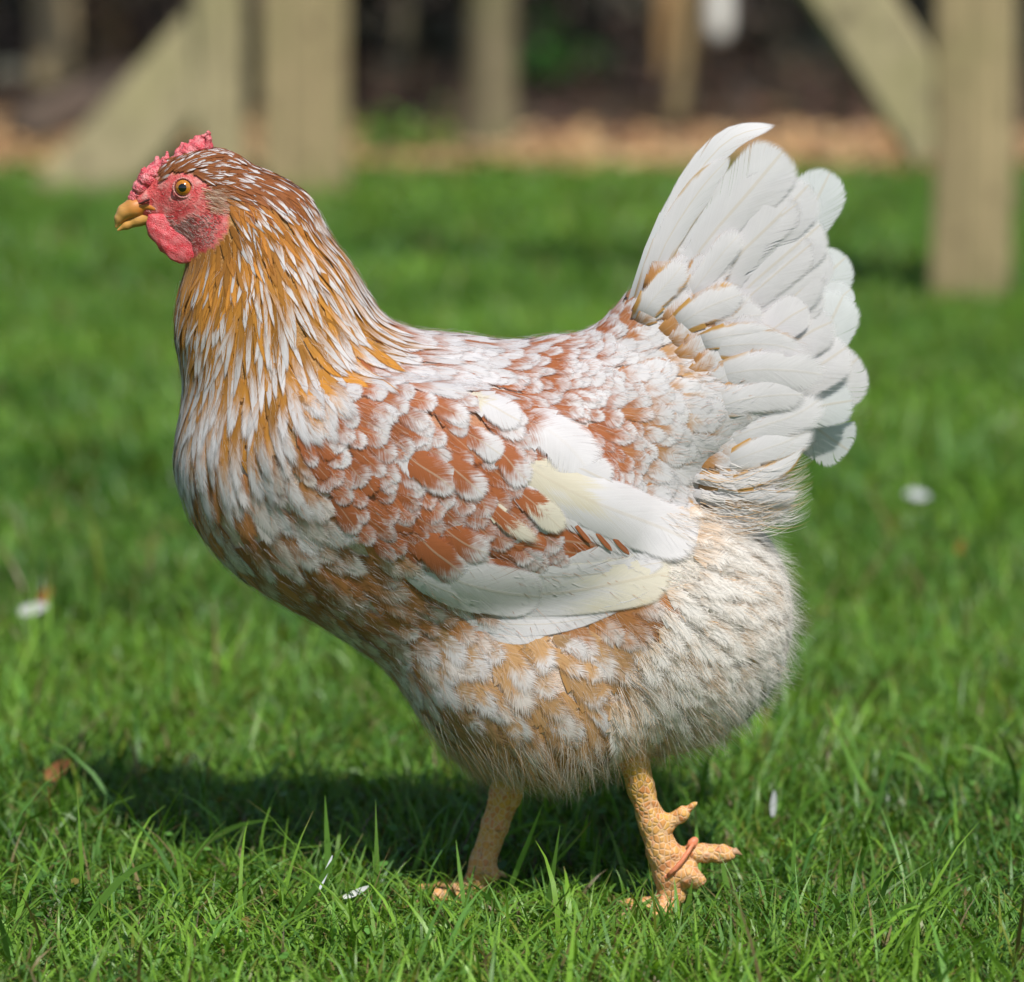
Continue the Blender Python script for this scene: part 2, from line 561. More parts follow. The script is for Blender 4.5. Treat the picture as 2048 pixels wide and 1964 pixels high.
# ================================================================== THE SETTING
# ground sheet
gx = np.array([-60, -20, -8, -4, -2, 0, 2, 4, 8, 20, 60.0]); gy = np.array([-30, -8, -3, -1, 1, 3, 5, 7, 10, 20, 60, 120.0])
GX, GY = np.meshgrid(gx, gy, indexing='ij')
GV = np.stack([GX.ravel(), GY.ravel(), np.zeros(GX.size)], 1)
ni, nj = len(gx), len(gy)
GF = np.array([[i * nj + j, (i + 1) * nj + j, (i + 1) * nj + j + 1, i * nj + j + 1] for i in range(ni - 1) for j in range(nj - 1)])
mesh_obj("ground", GV, GF, M_GROUND, smooth=False, kind="structure")

def quadstrip(V, n, k):
    """index grid for n strips of k rows by w columns -> faces"""
    pass

# ---- grass
def ground_rise(x, y):
    return 0.0

def blades(root, h, lean, az, w, bend, col, seed, rows=5, tw=None):
    """N blades: root (N,3), height, lean angle from vertical, azimuth, width, extra bend, colour (N,3)"""
    N = len(root)
    V = np.zeros((N, rows, 2, 3)); uv = np.zeros((N, rows, 2, 3))
    p = root.copy(); ang = lean.copy()
    dirh = np.stack([np.cos(az), np.sin(az), np.zeros(N)], 1)
    tw = az + np.pi / 2 + rng.normal(0, 0.5, N) if tw is None else tw
    side0 = np.stack([np.cos(tw), np.sin(tw), np.zeros(N)], 1)
    seg = h / (rows - 1)
    for r in range(rows):
        t = r / (rows - 1)
        wr = w * (0.75 + 0.45 * math.sin(math.pi * min(1, t * 1.25)) ) * (1 - t ** 2.2) * 0.5 + 0.00008
        tang = dirh * np.sin(ang)[:, None] + np.array([0, 0, 1.0]) * np.cos(ang)[:, None]
        sd = nrm(side0 - tang * (side0 * tang).sum(1, keepdims=True))
        V[:, r, 0] = p - sd * wr[:, None]; V[:, r, 1] = p + sd * wr[:, None]
        uv[:, r, 0, 0] = -1; uv[:, r, 1, 0] = 1; uv[:, r, :, 1] = t; uv[:, r, :, 2] = seed[:, None]
        p = p + tang * seg[:, None]
        p[:, 2] = np.maximum(p[:, 2], 0.003)
        ang = np.minimum(ang + bend / (rows - 1), 1.75)
    V = V.reshape(-1, 3); uv = uv.reshape(-1, 3)
    base = (np.arange(N) * rows * 2)[:, None, None]
    q = np.array([[2 * r, 2 * r + 1, 2 * r + 3, 2 * r + 2] for r in range(rows - 1)])[None]
    F = (base + q).reshape(-1, 4)
    C = np.repeat(np.concatenate([col, np.ones((N, 1))], 1), rows * 2, axis=0)
    return V, F, uv, C

def grass_cols(root, N, dryp=0.05):
    n1 = vnoise(root[:, :2], 9.0, 3); n2 = vnoise(root[:, :2], 2.6, 5)
    a = np.array([0.040, 0.125, 0.011]); b = np.array([0.225, 0.420, 0.045]); c = np.array([0.120, 0.290, 0.070])
    n3 = vnoise(root[:, :2], 28.0, 6)
    t = np.clip(0.5 + 0.30 * n1 + 0.2 * n2 + 0.22 * n3 + rng.normal(0, 0.22, N), 0, 1)[:, None]
    col = a * (1 - t) + b * t
    s = (rng.random(N) < 0.28)[:, None]
    col = np.where(s, col * 0.4 + c * 0.6, col)
    dry = rng.random(N) < dryp
    col[dry] = np.array([0.22, 0.17, 0.07]) * rng.uniform(0.6, 1.3, (dry.sum(), 1))
    yel = rng.random(N) < 0.04
    col[yel] = np.array([0.20, 0.24, 0.03])
    return col * rng.uniform(0.75, 1.25, (N, 1))

def scatter(d0, d1, n, side):
    """roots in the trapezoid in front of the camera between ground distances d0, d1 (m from camera)"""
    d = np.sqrt(rng.uniform(d0 ** 2, d1 ** 2, n))
    half = d * (1024 / LENS_PX) + side
    x = rng.uniform(-1, 1, n) * half
    return np.stack([x, d + CAM[1], np.zeros(n)], 1)

GR = []
def addg(n, d0, d1, side, h, w, leanm, bendm, dryp=0.05, keep=None):
    R = scatter(d0, d1, n, side)
    if keep is not None: R = R[keep(R)]
    n = len(R)
    hh = h[0] + (h[1] - h[0]) * rng.beta(2, 3.2, n)
    hh *= 1 + 0.35 * vnoise(R[:, :2], 14, 8)
    foot = (np.abs(R[:, 0] - 0.03) < 0.10) & (R[:, 1] > -0.14) & (R[:, 1] < 0.04)
    hh = np.where(foot, hh * 0.66, hh)
    GR.append(blades(R, hh, np.abs(rng.normal(leanm, 0.35, n)), rng.uniform(0, 2 * np.pi, n),
                     w[0] + (w[1] - w[0]) * rng.random(n) ** 1.5, np.abs(rng.normal(bendm, 0.45, n)),
                     grass_cols(R, n, dryp), rng.random(n)))
# fine undergrowth, mown blades, longer blades
addg(62000, 1.62, 3.0, 0.16, (0.010, 0.026), (0.0011, 0.0022), 0.75, 0.7, 0.09)
addg(36000, 1.62, 3.0, 0.16, (0.022, 0.050), (0.0010, 0.0021), 0.65, 0.9, 0.05)
addg(15000, 1.62, 3.0, 0.16, (0.012, 0.03), (0.0009, 0.0016), 1.2, 0.3, 0.55)
addg(3200, 1.70, 3.0, 0.16, (0.045, 0.090), (0.0013, 0.0030), 0.6, 1.1, 0.04)
addg(30000, 3.0, 5.0, 0.35, (0.022, 0.05), (0.0022, 0.0042), 0.85, 0.8, 0.05)
addg(5000, 2.4, 4.4, 0.3, (0.05, 0.10), (0.002, 0.004), 0.6, 1.0, 0.04, keep=lambda R: vnoise(R[:, :2], 7.0, 41) > 0.15)
addg(30000, 5.0, 7.5, 0.6, (0.025, 0.06), (0.004, 0.007), 0.85, 0.8, 0.06, keep=lambda R: R[:, 1] < 5.2 + 0.25 * vnoise(R[:, :2], 2.0, 4) + rng.normal(0, 0.12, len(R)))
addg(16000, 1.5, 6.0, 1.6, (0.022, 0.05), (0.003, 0.006), 0.65, 0.8, 0.05, keep=lambda R: np.abs(R[:, 0]) > (R[:, 1] + 2) * 0.14 + 0.2)

# the single longer blades one sees around the feet: (root px, tip px, sag height px, width px)
LONG = [((1010, 1800), (1085, 1610), 0, 9), ((985, 1790), (1185, 1640), 30, 8), ((1190, 1660), (1300, 1850), -60, 12),
        ((955, 1715), (1190, 1680), -52, 8), ((1240, 1570), (1325, 1860), -10, 9), ((1400, 1790), (1390, 1610), 0, 8),
        ((660, 1790), (650, 1590), 6, 11), ((490, 1710), (480, 1640), 0, 8), ((350, 1740), (560, 1640), -30, 11),
        ((400, 1760), (392, 1660), 0, 7), ((930, 1820), (912, 1680), 5, 7), ((1090, 1850), (1120, 1650), 0, 8),
        ((1585, 1790), (1590, 1640), 0, 8), ((1480, 1640), (1650, 1535), -55, 9), ((1780, 1640), (1650, 1400), 30, 10),
        ((1900, 1590), (1770, 1502), -22, 8), ((2048, 1580), (1920, 1492), -25, 8), ((1720, 1650), (1695, 1520), 0, 8),
        ((560, 1600), (505, 1480), 6, 7), ((625, 1620), (590, 1440), 6, 7), ((780, 1560), (768, 1450), 0, 6),
        ((760, 1580), (672, 1548), -22, 9), ((870, 1560), (850, 1500), 0, 7), ((265, 1470), (285, 1390), 6, 11),
        ((590, 1560), (603, 1450), 0, 6), ((1480, 1500), (1390, 1660), 10, 6), ((1430, 1600), (1560, 1480), 10, 7),
        ((150, 1880), (330, 1720), -40, 12), ((560, 1860), (700, 1670), 10, 10), ((480, 1850), (495, 1760), 0, 10),
        ((820, 1760), (862, 1655), 0, 9), ((760, 1800), (745, 1700), 6, 7), ((1820, 1790), (1900, 1640), 8, 8),
        ((1950, 1800), (1930, 1650), -6, 9), ((1460, 1800), (1440, 1700), 4, 10), ((1540, 1640), (1560, 1530), 0, 8),
        ((1700, 1900), (1880, 1790), -20, 9), ((1370, 1840), (1385, 1760), 2, 9)]
LV, LF, LU, LC = [], [], [], []
off = 0
for (a, b, sag, wpx) in LONG:
    A = gr(*a); Yt = A[1] - rng.uniform(-0.01, 0.025)
    B = un(b[0], b[1], Yt)
    rows = 9
    for r in range(rows):
        t = r / (rows - 1)
        x = a[0] + (b[0] - a[0]) * t; y = a[1] + (b[1] - a[1]) * t + sag * math.sin(math.pi * t)
        P = un(x, y, A[1] + (Yt - A[1]) * t)
        P[2] = max(P[2], 0.001)
        t2 = min(1, t + 0.1); t1 = t2 - 0.1
        dx, dy = (b[0] - a[0]) * 0.1, (b[1] - a[1]) * 0.1 + sag * (math.sin(math.pi * t2) - math.sin(math.pi * t1))
        l = math.hypot(dx, dy) or 1
        sd = np.array([-dy / l, rng.uniform(-.05, .05) + 0.35, -dx / l])
        w = 1.35 * wpx * S * (0.8 + 0.2 * math.sin(3 * t)) * (1 - t ** 2.4) * 0.5 + 0.0001
        LV += [P - sd * w, P + sd * w]; LU += [(-1, t, 0.03 * (off % 31)), (1, t, 0.03 * (off % 31))]
        if r: LF.append((off + 2 * r - 2, off + 2 * r - 1, off + 2 * r + 1, off + 2 * r))
    c = np.array([0.19, 0.38, 0.07]) * rng.uniform(0.7, 1.35)
    LC += [tuple(c) + (1.0,)] * (rows * 2)
    off += rows * 2
GR.append((np.array(LV), np.array(LF), np.array(LU), np.array(LC)))
o_ = 0; Vs, Fs, Us, Cs = [], [], [], []
for V, F, U, C in GR:
    Vs.append(V); Fs.append(F + o_); Us.append(U); Cs.append(C); o_ += len(V)
mesh_obj("grass", np.concatenate(Vs), np.concatenate(Fs), M_GRASS, smooth=True,
         attrs={"fuv": np.concatenate(Us), "ca": np.concatenate(Cs)},
         label="short green lawn grass with longer blades round the hen", cat="grass", kind="stuff")

# ---- clover and other round leaves low in the turf
cc_ = scatter(1.62, 2.9, 260, 0.16)
cc_ = cc_[vnoise(cc_[:, :2], 6.0, 19) > -0.2] + np.array([0, 0, 0.012])
def rosettes(centres, n, size):
    c = centres[rng.integers(0, len(centres), n)] + rng.normal(0, 1, (n, 3)) * np.array([0.028, 0.028, 0.004])
    c[:, 2] = np.clip(c[:, 2], 0.004, 0.03)
    t = rng.uniform(0, 6.28, n); s = size * rng.uniform(0.6, 1.3, n)
    V = np.zeros((n, 6, 3)); tilt = rng.normal(0, 0.35, (n, 2))
    for q in range(6):
        a_ = t + q * math.pi / 3
        V[:, q, 0] = c[:, 0] + np.cos(a_) * s; V[:, q, 1] = c[:, 1] + np.sin(a_) * s
        V[:, q, 2] = c[:, 2] + s * (tilt[:, 0] * np.cos(a_) + tilt[:, 1] * np.sin(a_))
    F = np.arange(n * 6).reshape(n, 6)
    col = np.array([0.12, 0.28, 0.05]) * rng.uniform(0.6, 1.3, (n, 1))
    col[rng.random(n) < 0.06] = (0.25, 0.20, 0.05)
    return V.reshape(-1, 3), F, np.repeat(np.concatenate([col, np.ones((n, 1))], 1), 6, axis=0)
V, F, C = rosettes(cc_, 2600, 0.0025)
U = np.tile(np.array([(0.0, 0.3, 0.2)]), (len(V), 1))
mesh_obj("clover", V, F, M_GRASS, smooth=False, attrs={"ca": C, "fuv": U}, label="small round clover leaves low in the turf", cat="clover", kind="stuff")

# ---- timber posts and braces
M_POST = mat_wood("weathered_post_wood", (0.47, 0.36, 0.20), (0.36, 0.30, 0.15))
M_POST2 = mat_wood("greened_brace_wood", (0.40, 0.34, 0.20), (0.31, 0.28, 0.14), (40, 40, 8))
M_STAKE = mat_wood("orange_stake_wood", (0.46, 0.28, 0.12), (0.34, 0.25, 0.12))

def beam(name, A, B, w, t, mat, front=(0, -1, 0), parent=None, bev=0.006, rings=7, wob=0.002, **kw):
    """squared timber from A to B: width w across, thickness t along the front normal, chamfered edges"""
    A = np.array(A, float); B = np.array(B, float)
    d = nrm(B - A); n = np.array(front, float); n = nrm(n - d * (n @ d)); s = np.cross(d, n)
    hw, ht = w / 2, t / 2
    sec = [(-hw + bev, -ht), (hw - bev, -ht), (hw, -ht + bev), (hw, ht - bev), (hw - bev, ht), (-hw + bev, ht), (-hw, ht - bev), (-hw, -ht + bev)]
    V = []
    for r in range(rings):
        c = A + (B - A) * r / (rings - 1)
        j = rng.normal(0, wob, 2)
        for (a, b) in sec: V.append(c + s * (a + j[0]) + n * (b + j[1]))
    F = []
    for r in range(rings - 1):
        for i in range(8):
            F.append((r * 8 + i, r * 8 + (i + 1) % 8, r * 8 + 8 + (i + 1) % 8, r * 8 + 8 + i))
    F.append(tuple(range(7, -1, -1))); F.append(tuple(range((rings - 1) * 8, rings * 8)))
    return mesh_obj(name, V, F, mat, parent, smooth=False, **kw)

def yaw(deg): a = math.radians(deg); return (math.sin(a), -math.cos(a), 0)

# right post with its brace
c = gr(1948, 598) + np.array([0, 0.045, 0])
RP = empty("fence_post", c, label="squared wooden post on the lawn at the right edge, behind the tail", cat="post", group="timber posts")
beam("post", c + [0, 0, -0.02], c + [0, 0, 1.25], 0.089, 0.089, M_POST, yaw(-26), RP)
Yb = c[1] + 0.02
b0 = un(1885, 285, Yb); b1 = un(1660, -60, Yb)
dd = b1 - b0
beam("diagonal_brace", b0, b0 + dd * 3.4, 0.10, 0.07, M_POST2, (-0.25, -1, 0.35), RP)

# left pair of posts with the leaning brace
c1 = gr(575, 398) + np.array([0.03, 0.05, 0])
LP = empty("fence_post", c1, label="squared wooden post standing just behind the hen's head and neck", cat="post", group="timber posts")
beam("post", c1 + [0, 0, -0.02], c1 + [0, 0, 1.25], 0.118, 0.118, M_POST, yaw(-24), LP)
c2 = gr(437, 388) + np.array([0, 0.05, 0])
LP2 = empty("fence_post", c2, label="greenish wooden post with a leaning brace on its left side", cat="post", group="timber posts")
beam("post", c2 + [0, 0, -0.02], c2 + [0, 0, 1.25], 0.088, 0.09, M_POST2, yaw(8), LP2)
Yb = c2[1] + 0.005
b0 = un(150, 402, Yb); b1 = un(420, 100, Yb)
dd = nrm(b1 - b0)
b1 = un(425, 92, Yb)
beam("diagonal_brace", b0 - dd * 0.02, b1 + dd * 0.02, 0.145, 0.06, M_POST2, (-0.1, -1, 0.3), LP2)

# far stakes of the pen
def stake(x0, x1, ybase, mat, label, yawd, top=1.1):
    b = gr((x0 + x1) / 2, ybase)
    d = np.linalg.norm(b[:2] - CAM[:2])
    w = (x1 - x0) / LENS_PX * d
    r = empty("pen_stake", b, label=label, cat="post", group="stakes of the far pen")
    beam("stake", b + [0, 0, -0.02], b + [0, 0, top], w, w, mat, yaw(yawd), r)
stake(70, 150, 165, M_POST, "pale wooden stake at the far left, the left one of two", 6)
stake(165, 240, 132, M_STAKE, "orange brown wooden stake at the far left, the right one of two", -6)
stake(1312, 1390, 160, M_STAKE, "orange brown wooden stake in the far pen left of the tail tip", 4)

# ---- trees: trunk and crown shade the pen; only the stems reach the picture
M_BARK = mat_wood("bark", (0.21, 0.175, 0.105), (0.17, 0.165, 0.075), (30, 30, 6))
M_BARKP = mat_wood("pale_bark", (0.30, 0.22, 0.11), (0.2, 0.17, 0.08), (30, 30, 6))
M_LEAF = mat_vcol("tree_leaf", 0.55, 0.3, 40, 0.1)
M_LITTER = mat_vcol("dry_leaf", 0.8, 0.15, 60, 0.2)

def tube(path, rad, n=10, jit=0.0):
    path = np.array(path, float); V = []
    for i, p in enumerate(path):
        t = nrm(path[min(i + 1, len(path) - 1)] - path[max(i - 1, 0)])
        a = nrm(np.cross(t, [0.13, 1, 0.21])); b = np.cross(t, a)
        for k in range(n):
            th = 2 * math.pi * k / n
            r = rad[i] * (1 + jit * math.sin(3 * th + i) + rng.normal(0, jit * 0.5))
            V.append(p + (a * math.cos(th) + b * math.sin(th)) * r)
    F = [(i * n + k, i * n + (k + 1) % n, (i + 1) * n + (k + 1) % n, (i + 1) * n + k) for i in range(len(path) - 1) for k in range(n)]
    F.append(tuple(range(n))[::-1]); F.append(tuple((len(path) - 1) * n + k for k in range(n)))
    return np.array(V), F

def leafcloud(centres, n, size, col, spread, flat=1.0):
    centres = np.asarray(centres)
    c = centres[rng.integers(0, len(centres), n)] + rng.normal(0, 1, (n, 3)) * np.array([spread, spread, spread * flat])
    a = nrm(rng.normal(size=(n, 3))); b = nrm(np.cross(a, rng.normal(size=(n, 3))))
    s = (size * rng.uniform(0.6, 1.3, n))[:, None]
    V = np.stack([c - a * s, c - a * s * 0.1 + b * s * 0.45, c + a * s, c - a * s * 0.1 - b * s * 0.45], 1).reshape(-1, 3)
    F = np.arange(n * 4).reshape(n, 4)
    cc = np.array(col) * rng.uniform(0.5, 1.4, (n, 1)) * (1 + 0.25 * rng.normal(size=(n, 3)) * np.array([1, .5, .4]))
    cc = np.clip(cc, 0.003, 1)
    C = np.repeat(np.concatenate([cc, np.ones((n, 1))], 1), 4, axis=0)
    return V, F, C

def tree(px, ybase, rad, label, mat, lean=(0, 0), H=3.6, crown=True, nleaf=900):
    b = gr(px, ybase)
    T = empty("tree", b, label=label, cat="tree", group="trees of the pen")
    zz = np.array([-0.03, 0.02, 0.12, 0.35, 0.8, 1.5, 2.3, 3.0, H])
    path = [b + np.array([lean[0] * z + 0.01 * math.sin(z * 7), lean[1] * z, z]) for z in zz]
    V, F = tube(path, rad * np.array([1.5, 1.3, 1.08, 1.0, 0.95, 0.85, 0.6, 0.4, 0.12]), 14, 0.05)
    tr = mesh_obj("trunk", V, F, mat, T)
    cs = []
    for i in range(9):
        a = rng.uniform(0, 6.28); z0 = rng.uniform(2.3, 3.1); L = rng.uniform(0.7, 1.5)
        st = b + np.array([lean[0] * z0, lean[1] * z0, z0])
        en = st + np.array([math.cos(a) * L, math.sin(a) * L, rng.uniform(0.2, 0.7)])
        V, F = tube([st, (st + en) / 2 + rng.normal(0, 0.06, 3), en], [rad * 0.4, rad * 0.25, rad * 0.08], 6)
        mesh_obj("limb", V, F, mat, tr)
        for t in (0.45, 0.75, 1.0): cs.append(st + (en - st) * t + np.array([0, 0, 0.1]))
    V, F, C = leafcloud(cs, nleaf, 0.075, (0.045, 0.085, 0.02), 0.33, 0.6)
    mesh_obj("crown", V, F, M_LEAF, T, smooth=False, attrs={"ca": C})
tree(975, 306, 0.050, "grey green tree stem behind the lawn above the hen's back", M_BARK, (0.005, 0))
tree(800, 172, 0.016, "thin dark sapling stem just left of the grey tree stem", M_BARK, (0.02, 0), 3.2)
tree(1345, 262, 0.016, "thin crooked pale sapling below the orange stake, left of the tail tip", M_BARKP, (0.09, 0.05), 3.2)
# trees just outside the frame on either side that shade the pen
for (X, Y) in ((-3.4, 6.7), (3.6, 7.0)):
    px_, py_ = pr(np.array([[X, Y, 0.0]]))
    if 0 < px_[0] < 2048 and py_[0] > 0: pass
    tree(px_[0], py_[0], 0.035, {(-3.4, 6.7): "slim tree of the pen beyond the left edge", (3.6, 7.0): "slim tree of the pen beyond the right edge"}[(X, Y)], M_BARK, (0.01, 0), 3.4)

# ---- pen floor: wood chips and leaf litter, one mass each
def chips(n, x0, x1, y0, y1, size, cols, keep=None):
    c = np.stack([rng.uniform(x0, x1, n), rng.uniform(y0, y1, n), rng.uniform(0.002, 0.02, n)], 1)
    if keep is not None: c = c[keep(c)]
    n = len(c)
    a = nrm(rng.normal(size=(n, 3)) * np.array([1, 1, 0.35])); b = nrm(np.cross(a, rng.normal(size=(n, 3)) * 0.4 + np.array([0, 0, 1])))
    nn = np.cross(a, b)
    l = (size * rng.uniform(0.6, 1.6, n))[:, None]; w = l * rng.uniform(0.3, 0.7, (n, 1)); t = l * 0.12
    P = []
    for sa in (-1, 1):
        for sb in (-1, 1):
            for sn in (-1, 1): P.append(c + a * l * sa + b * w * sb * (0.8 if sa > 0 else 1) + nn * t * sn)
    V = np.stack(P, 1).reshape(-1, 3)
    q = np.array([[0, 1, 3, 2], [4, 6, 7, 5], [0, 4, 5, 1], [2, 3, 7, 6], [0, 2, 6, 4], [1, 5, 7, 3]])
    F = (np.arange(n)[:, None, None] * 8 + q[None]).reshape(-1, 4)
    cols = np.array(cols)
    cc = cols[rng.integers(0, len(cols), n)] * rng.uniform(0.6, 1.3, (n, 1))
    C = np.repeat(np.concatenate([cc, np.ones((n, 1))], 1), 8, axis=0)
    return V, F, C
V, F, C = chips(9000, -2.6, 2.6, 5.15, 7.2, 0.018, [(0.54, 0.33, 0.15), (0.42, 0.24, 0.11), (0.58, 0.40, 0.22), (0.34, 0.19, 0.11)],
                keep=lambda c: c[:, 1] < 6.5 + 0.6 * vnoise(c[:, :2], 2.2, 11))
mesh_obj("wood_chips", V, F, M_LITTER, smooth=False, attrs={"ca": C}, label="orange brown wood chips along the edge of the lawn", cat="wood chips", kind="stuff")
V, F, C = leafcloud(np.stack([rng.uniform(-4, 4, 500), rng.uniform(6.2, 12, 500), np.full(500, 0.012)], 1), 9000, 0.035, (0.085, 0.056, 0.037), 0.16, 0.03)
V[:, 2] = np.abs(V[:, 2]) + 0.002
mesh_obj("leaf_litter", V, F, M_LITTER, smooth=False, attrs={"ca": C}, label="dark brown dead leaves on the shaded pen floor", cat="dead leaves", kind="stuff")

# ---- dark hedge behind the pen, low green plant
def bush(name, base, w, dep, h, n, size, col, label, cat, nst=14, litter=0.5):
    B = empty(name, base, label=label, cat=cat)
    sv, sf, o = [], [], 0
    cs = []
    for i in range(nst):
        st = base + np.array([rng.uniform(-w, w), rng.uniform(-dep, dep), 0.0])
        en = st + np.array([rng.normal(0, 0.12), rng.normal(0, 0.1), h * rng.uniform(0.6, 1.0)])
        V, F = tube([st, (st + en) / 2 + rng.normal(0, 0.03, 3), en], [0.012, 0.008, 0.003], 6)
        mesh_obj("stem", V, F, M_BARK, B)
        for t in np.linspace(0.05, 1, 7): cs.append(st + (en - st) * t)
    V, F, C = leafcloud(cs, n, size, col, min(0.22, h * 0.35), 1.0)
    V[:, 2] = np.maximum(V[:, 2], 0.004)
    mesh_obj("foliage", V, F, M_LEAF, B, smooth=False, attrs={"ca": C})
for i in range(7):
    X = -3.9 + 1.3 * i
    bush("hedge_bush", np.array([X, 9.5 + 0.2 * math.sin(i * 2.1), 0.0]), 0.62, 0.35, 1.7, 4200, 0.055,
         [(0.040, 0.034, 0.023), (0.034, 0.035, 0.019), (0.044, 0.032, 0.023)][i % 3],  # leaf colours darkened to stand in for shade over the hedge
         ["dark hedge bush beyond the left edge of the frame", "dark hedge bush behind the two far left stakes", "dark hedge bush behind the left timber posts",
          "dark hedge bush behind the grey tree stem", "dark hedge bush behind the far orange stake", "dark hedge bush behind the right brace", "dark hedge bush behind the right post"][i], "bush")
g = gr(1075, 172)
bush("low_plant", g, 0.07, 0.05, 0.10, 420, 0.022, (0.06, 0.20, 0.025), "small bright green plant right of the grey tree stem", "plant", 5)
g = gr(840, 318)
bush("low_plant", g, 0.05, 0.04, 0.07, 260, 0.018, (0.12, 0.20, 0.03), "yellow green tuft at the lawn edge left of the grey tree stem", "plant", 4)

# ---- wire netting of the pen: one panel, each wire one part would be past counting, so one mass
W = un(1024, 150, 6.6)
wv, wf = [], []
def wire(A, B, r):
    o = len(wv); A = np.array(A); B = np.array(B)
    d = nrm(B - A); a = nrm(np.cross(d, [0.3, 1, 0.2])); b = np.cross(d, a)
    for P in (A, B):
        for k in range(3): wv.append(P + (a * math.cos(2.094 * k) + b * math.sin(2.094 * k)) * r)
    for k in range(3): wf.append((o + k, o + (k + 1) % 3, o + 3 + (k + 1) % 3, o + 3 + k))
for i in range(-70, 71): wire((i * 0.03, 7.35, 0.0), (i * 0.03, 7.35, 1.1), 0.0006)
for j in range(37): wire((-2.1, 7.352, j * 0.03 + 0.01), (2.1, 7.352, j * 0.03 + 0.01), 0.0006)
N_ = empty("wire_netting", (0, 7.35, 0), label="fine dark wire netting fence across the far pen", cat="fence")
mesh_obj("mesh_wires", wv, wf, mat_plain("galvanised_wire", (0.12, 0.12, 0.12), 0.5, 0.5), N_, kind="stuff")

# ---- small far things: white drinker tube, boulder, log
b = un(1436, 82, 5.9)
prof = [(0.0, 0.0), (0.012, 0.001), (0.021, 0.007), (0.026, 0.02), (0.027, 0.04), (0.027, 0.32), (0.022, 0.335), (0.010, 0.34), (0.0, 0.34)]
V, F = [], []
for r, z in prof:
    for k in range(16): V.append(b + np.array([r * math.cos(k * math.pi / 8), r * math.sin(k * math.pi / 8), z]))
for i in range(len(prof) - 1):
    for k in range(16): F.append((i * 16 + k, i * 16 + (k + 1) % 16, i * 16 + 16 + (k + 1) % 16, i * 16 + 16 + k))
DT = empty("drinker_tube", b, label="white plastic tube with rounded end hanging in the far pen", cat="drinker")
mesh_obj("tube", V, F, mat_plain("white_plastic", (0.78, 0.76, 0.70), 0.4, 0.4, 30, 0.12), DT)
V, F = tube([b + [0, 0, 0.34], b + [0.01, 0, 0.7], b + [0.0, 0, 1.3]], [0.002] * 3, 6)
mesh_obj("cord", V, F, mat_plain("cord_fibre", (0.3, 0.25, 0.18)), DT)

def rock(px, py, r, col, label, flat=0.7, name="stone", cat="stone"):
    b = gr(px, py)
    f = SDF(); f.p.append(('e', b + np.array([0, 0, r * flat * 0.5]), np.array([r, r * 0.8, r * flat]), 0.0, 0.01))
    V, F = surfnet(f, b - r * 1.4, b + r * 1.4, r / 9, disp=lambda P: 0.12 * r * vnoise(P, 3.0 / r, 5))
    V[:, 2] = np.maximum(V[:, 2], -0.01)
    mesh_obj(name, V, F, mat_plain(name + "_surface", col, 0.85, 0.2, 30, 0.6, 0.6, 0.01), label=label, cat=cat)
rock(18, 168, 0.055, (0.19, 0.19, 0.14), "grey green stone at the far left edge")
# fallen log
A = gr(60, 300); B_ = gr(310, 205)
V, F = tube([A + [0, 0, 0.045], (A + B_) / 2 + [0, 0, 0.055], B_ + [0, 0, 0.06]], [0.05, 0.055, 0.05], 14, 0.06)
mesh_obj("fallen_log", V, F, mat_wood("log_bark", (0.12, 0.085, 0.065), (0.1, 0.08, 0.06), (20, 20, 20)), label="dark fallen log lying behind the left brace", cat="log")

# ---- small litter on the lawn
def petal(P, d, n, L, Wd, col, name, label, cat, curl=0.2, rows=6, group=None):
    d = nrm(np.array(d, float)); n = np.array(n, float); n = nrm(n - d * (n @ d)); s = np.cross(n, d)
    V, F, U = [], [], []
    for r in range(rows):
        t = r / (rows - 1)
        w = Wd / 2 * (math.sin(math.pi * (0.12 + 0.83 * t)) ** 0.7)
        for j, u in enumerate((-1, -0.5, 0, 0.5, 1)):
            V.append(P + d * L * t + s * w * u + n * (L * curl * t * t + 0.25 * w * u * u)); U.append((u, t, 0.3))
    for r in range(rows - 1):
        for j in range(4): F.append((r * 5 + j, r * 5 + j + 1, r * 5 + 6 + j, r * 5 + 5 + j))
    c = np.tile(np.array(tuple(col) + (1.0,)), (len(V), 1))
    return mesh_obj(name, V, F, M_LITTER, attrs={"ca": c}, label=label, cat=cat, group=group)
P = gr(1810, 1052); petal(P + [0, 0, 0.03], (0.9, -0.3, -0.25), (0, -0.7, 0.7), 0.022, 0.010, (0.50, 0.52, 0.53), "moulted_feather", "small white feather on the lawn right of the tail", "feather")
P = gr(40, 1290); petal(P + [0, 0, 0.025], (0.9, 0.0, 0.1), (0, -0.7, 0.7), 0.022, 0.011, (0.45, 0.46, 0.44), "moulted_feather", "white feather on the lawn at the left edge beside a brown leaf", "feather")
P = gr(82, 1282); petal(P + [0, 0, 0.03], (0.5, 0.0, 0.7), (0.2, -0.9, 0.2), 0.015, 0.009, (0.36, 0.15, 0.05), "dead_leaf", "small orange leaf beside the white feather at left", "leaf")
P = gr(1915, 1180); petal(P + [0, 0, 0.03], (0.2, 0.0, 0.7), (0.2, -0.9, 0.2), 0.012, 0.007, (0.40, 0.19, 0.05), "dead_leaf", "tiny orange leaf on the lawn at the right below the white feather", "leaf")
P = gr(92, 1612); petal(P + [0, -0.004, 0.020], (0.95, 0.1, 0.1), (0, -0.75, 0.6), 0.017, 0.012, (0.26, 0.11, 0.045), "dead_leaf", "curled brown leaf in the grass at the lower left", "leaf", 0.9)
P = gr(640, 1850); petal(P + [0, 0, 0.02], (0.35, 0.1, 0.9), (0, -0.8, 0.6), 0.020, 0.0022, (0.65, 0.68, 0.7), "moulted_feather", "thin white quill sticking up in the grass below the breast", "feather", 0.05)
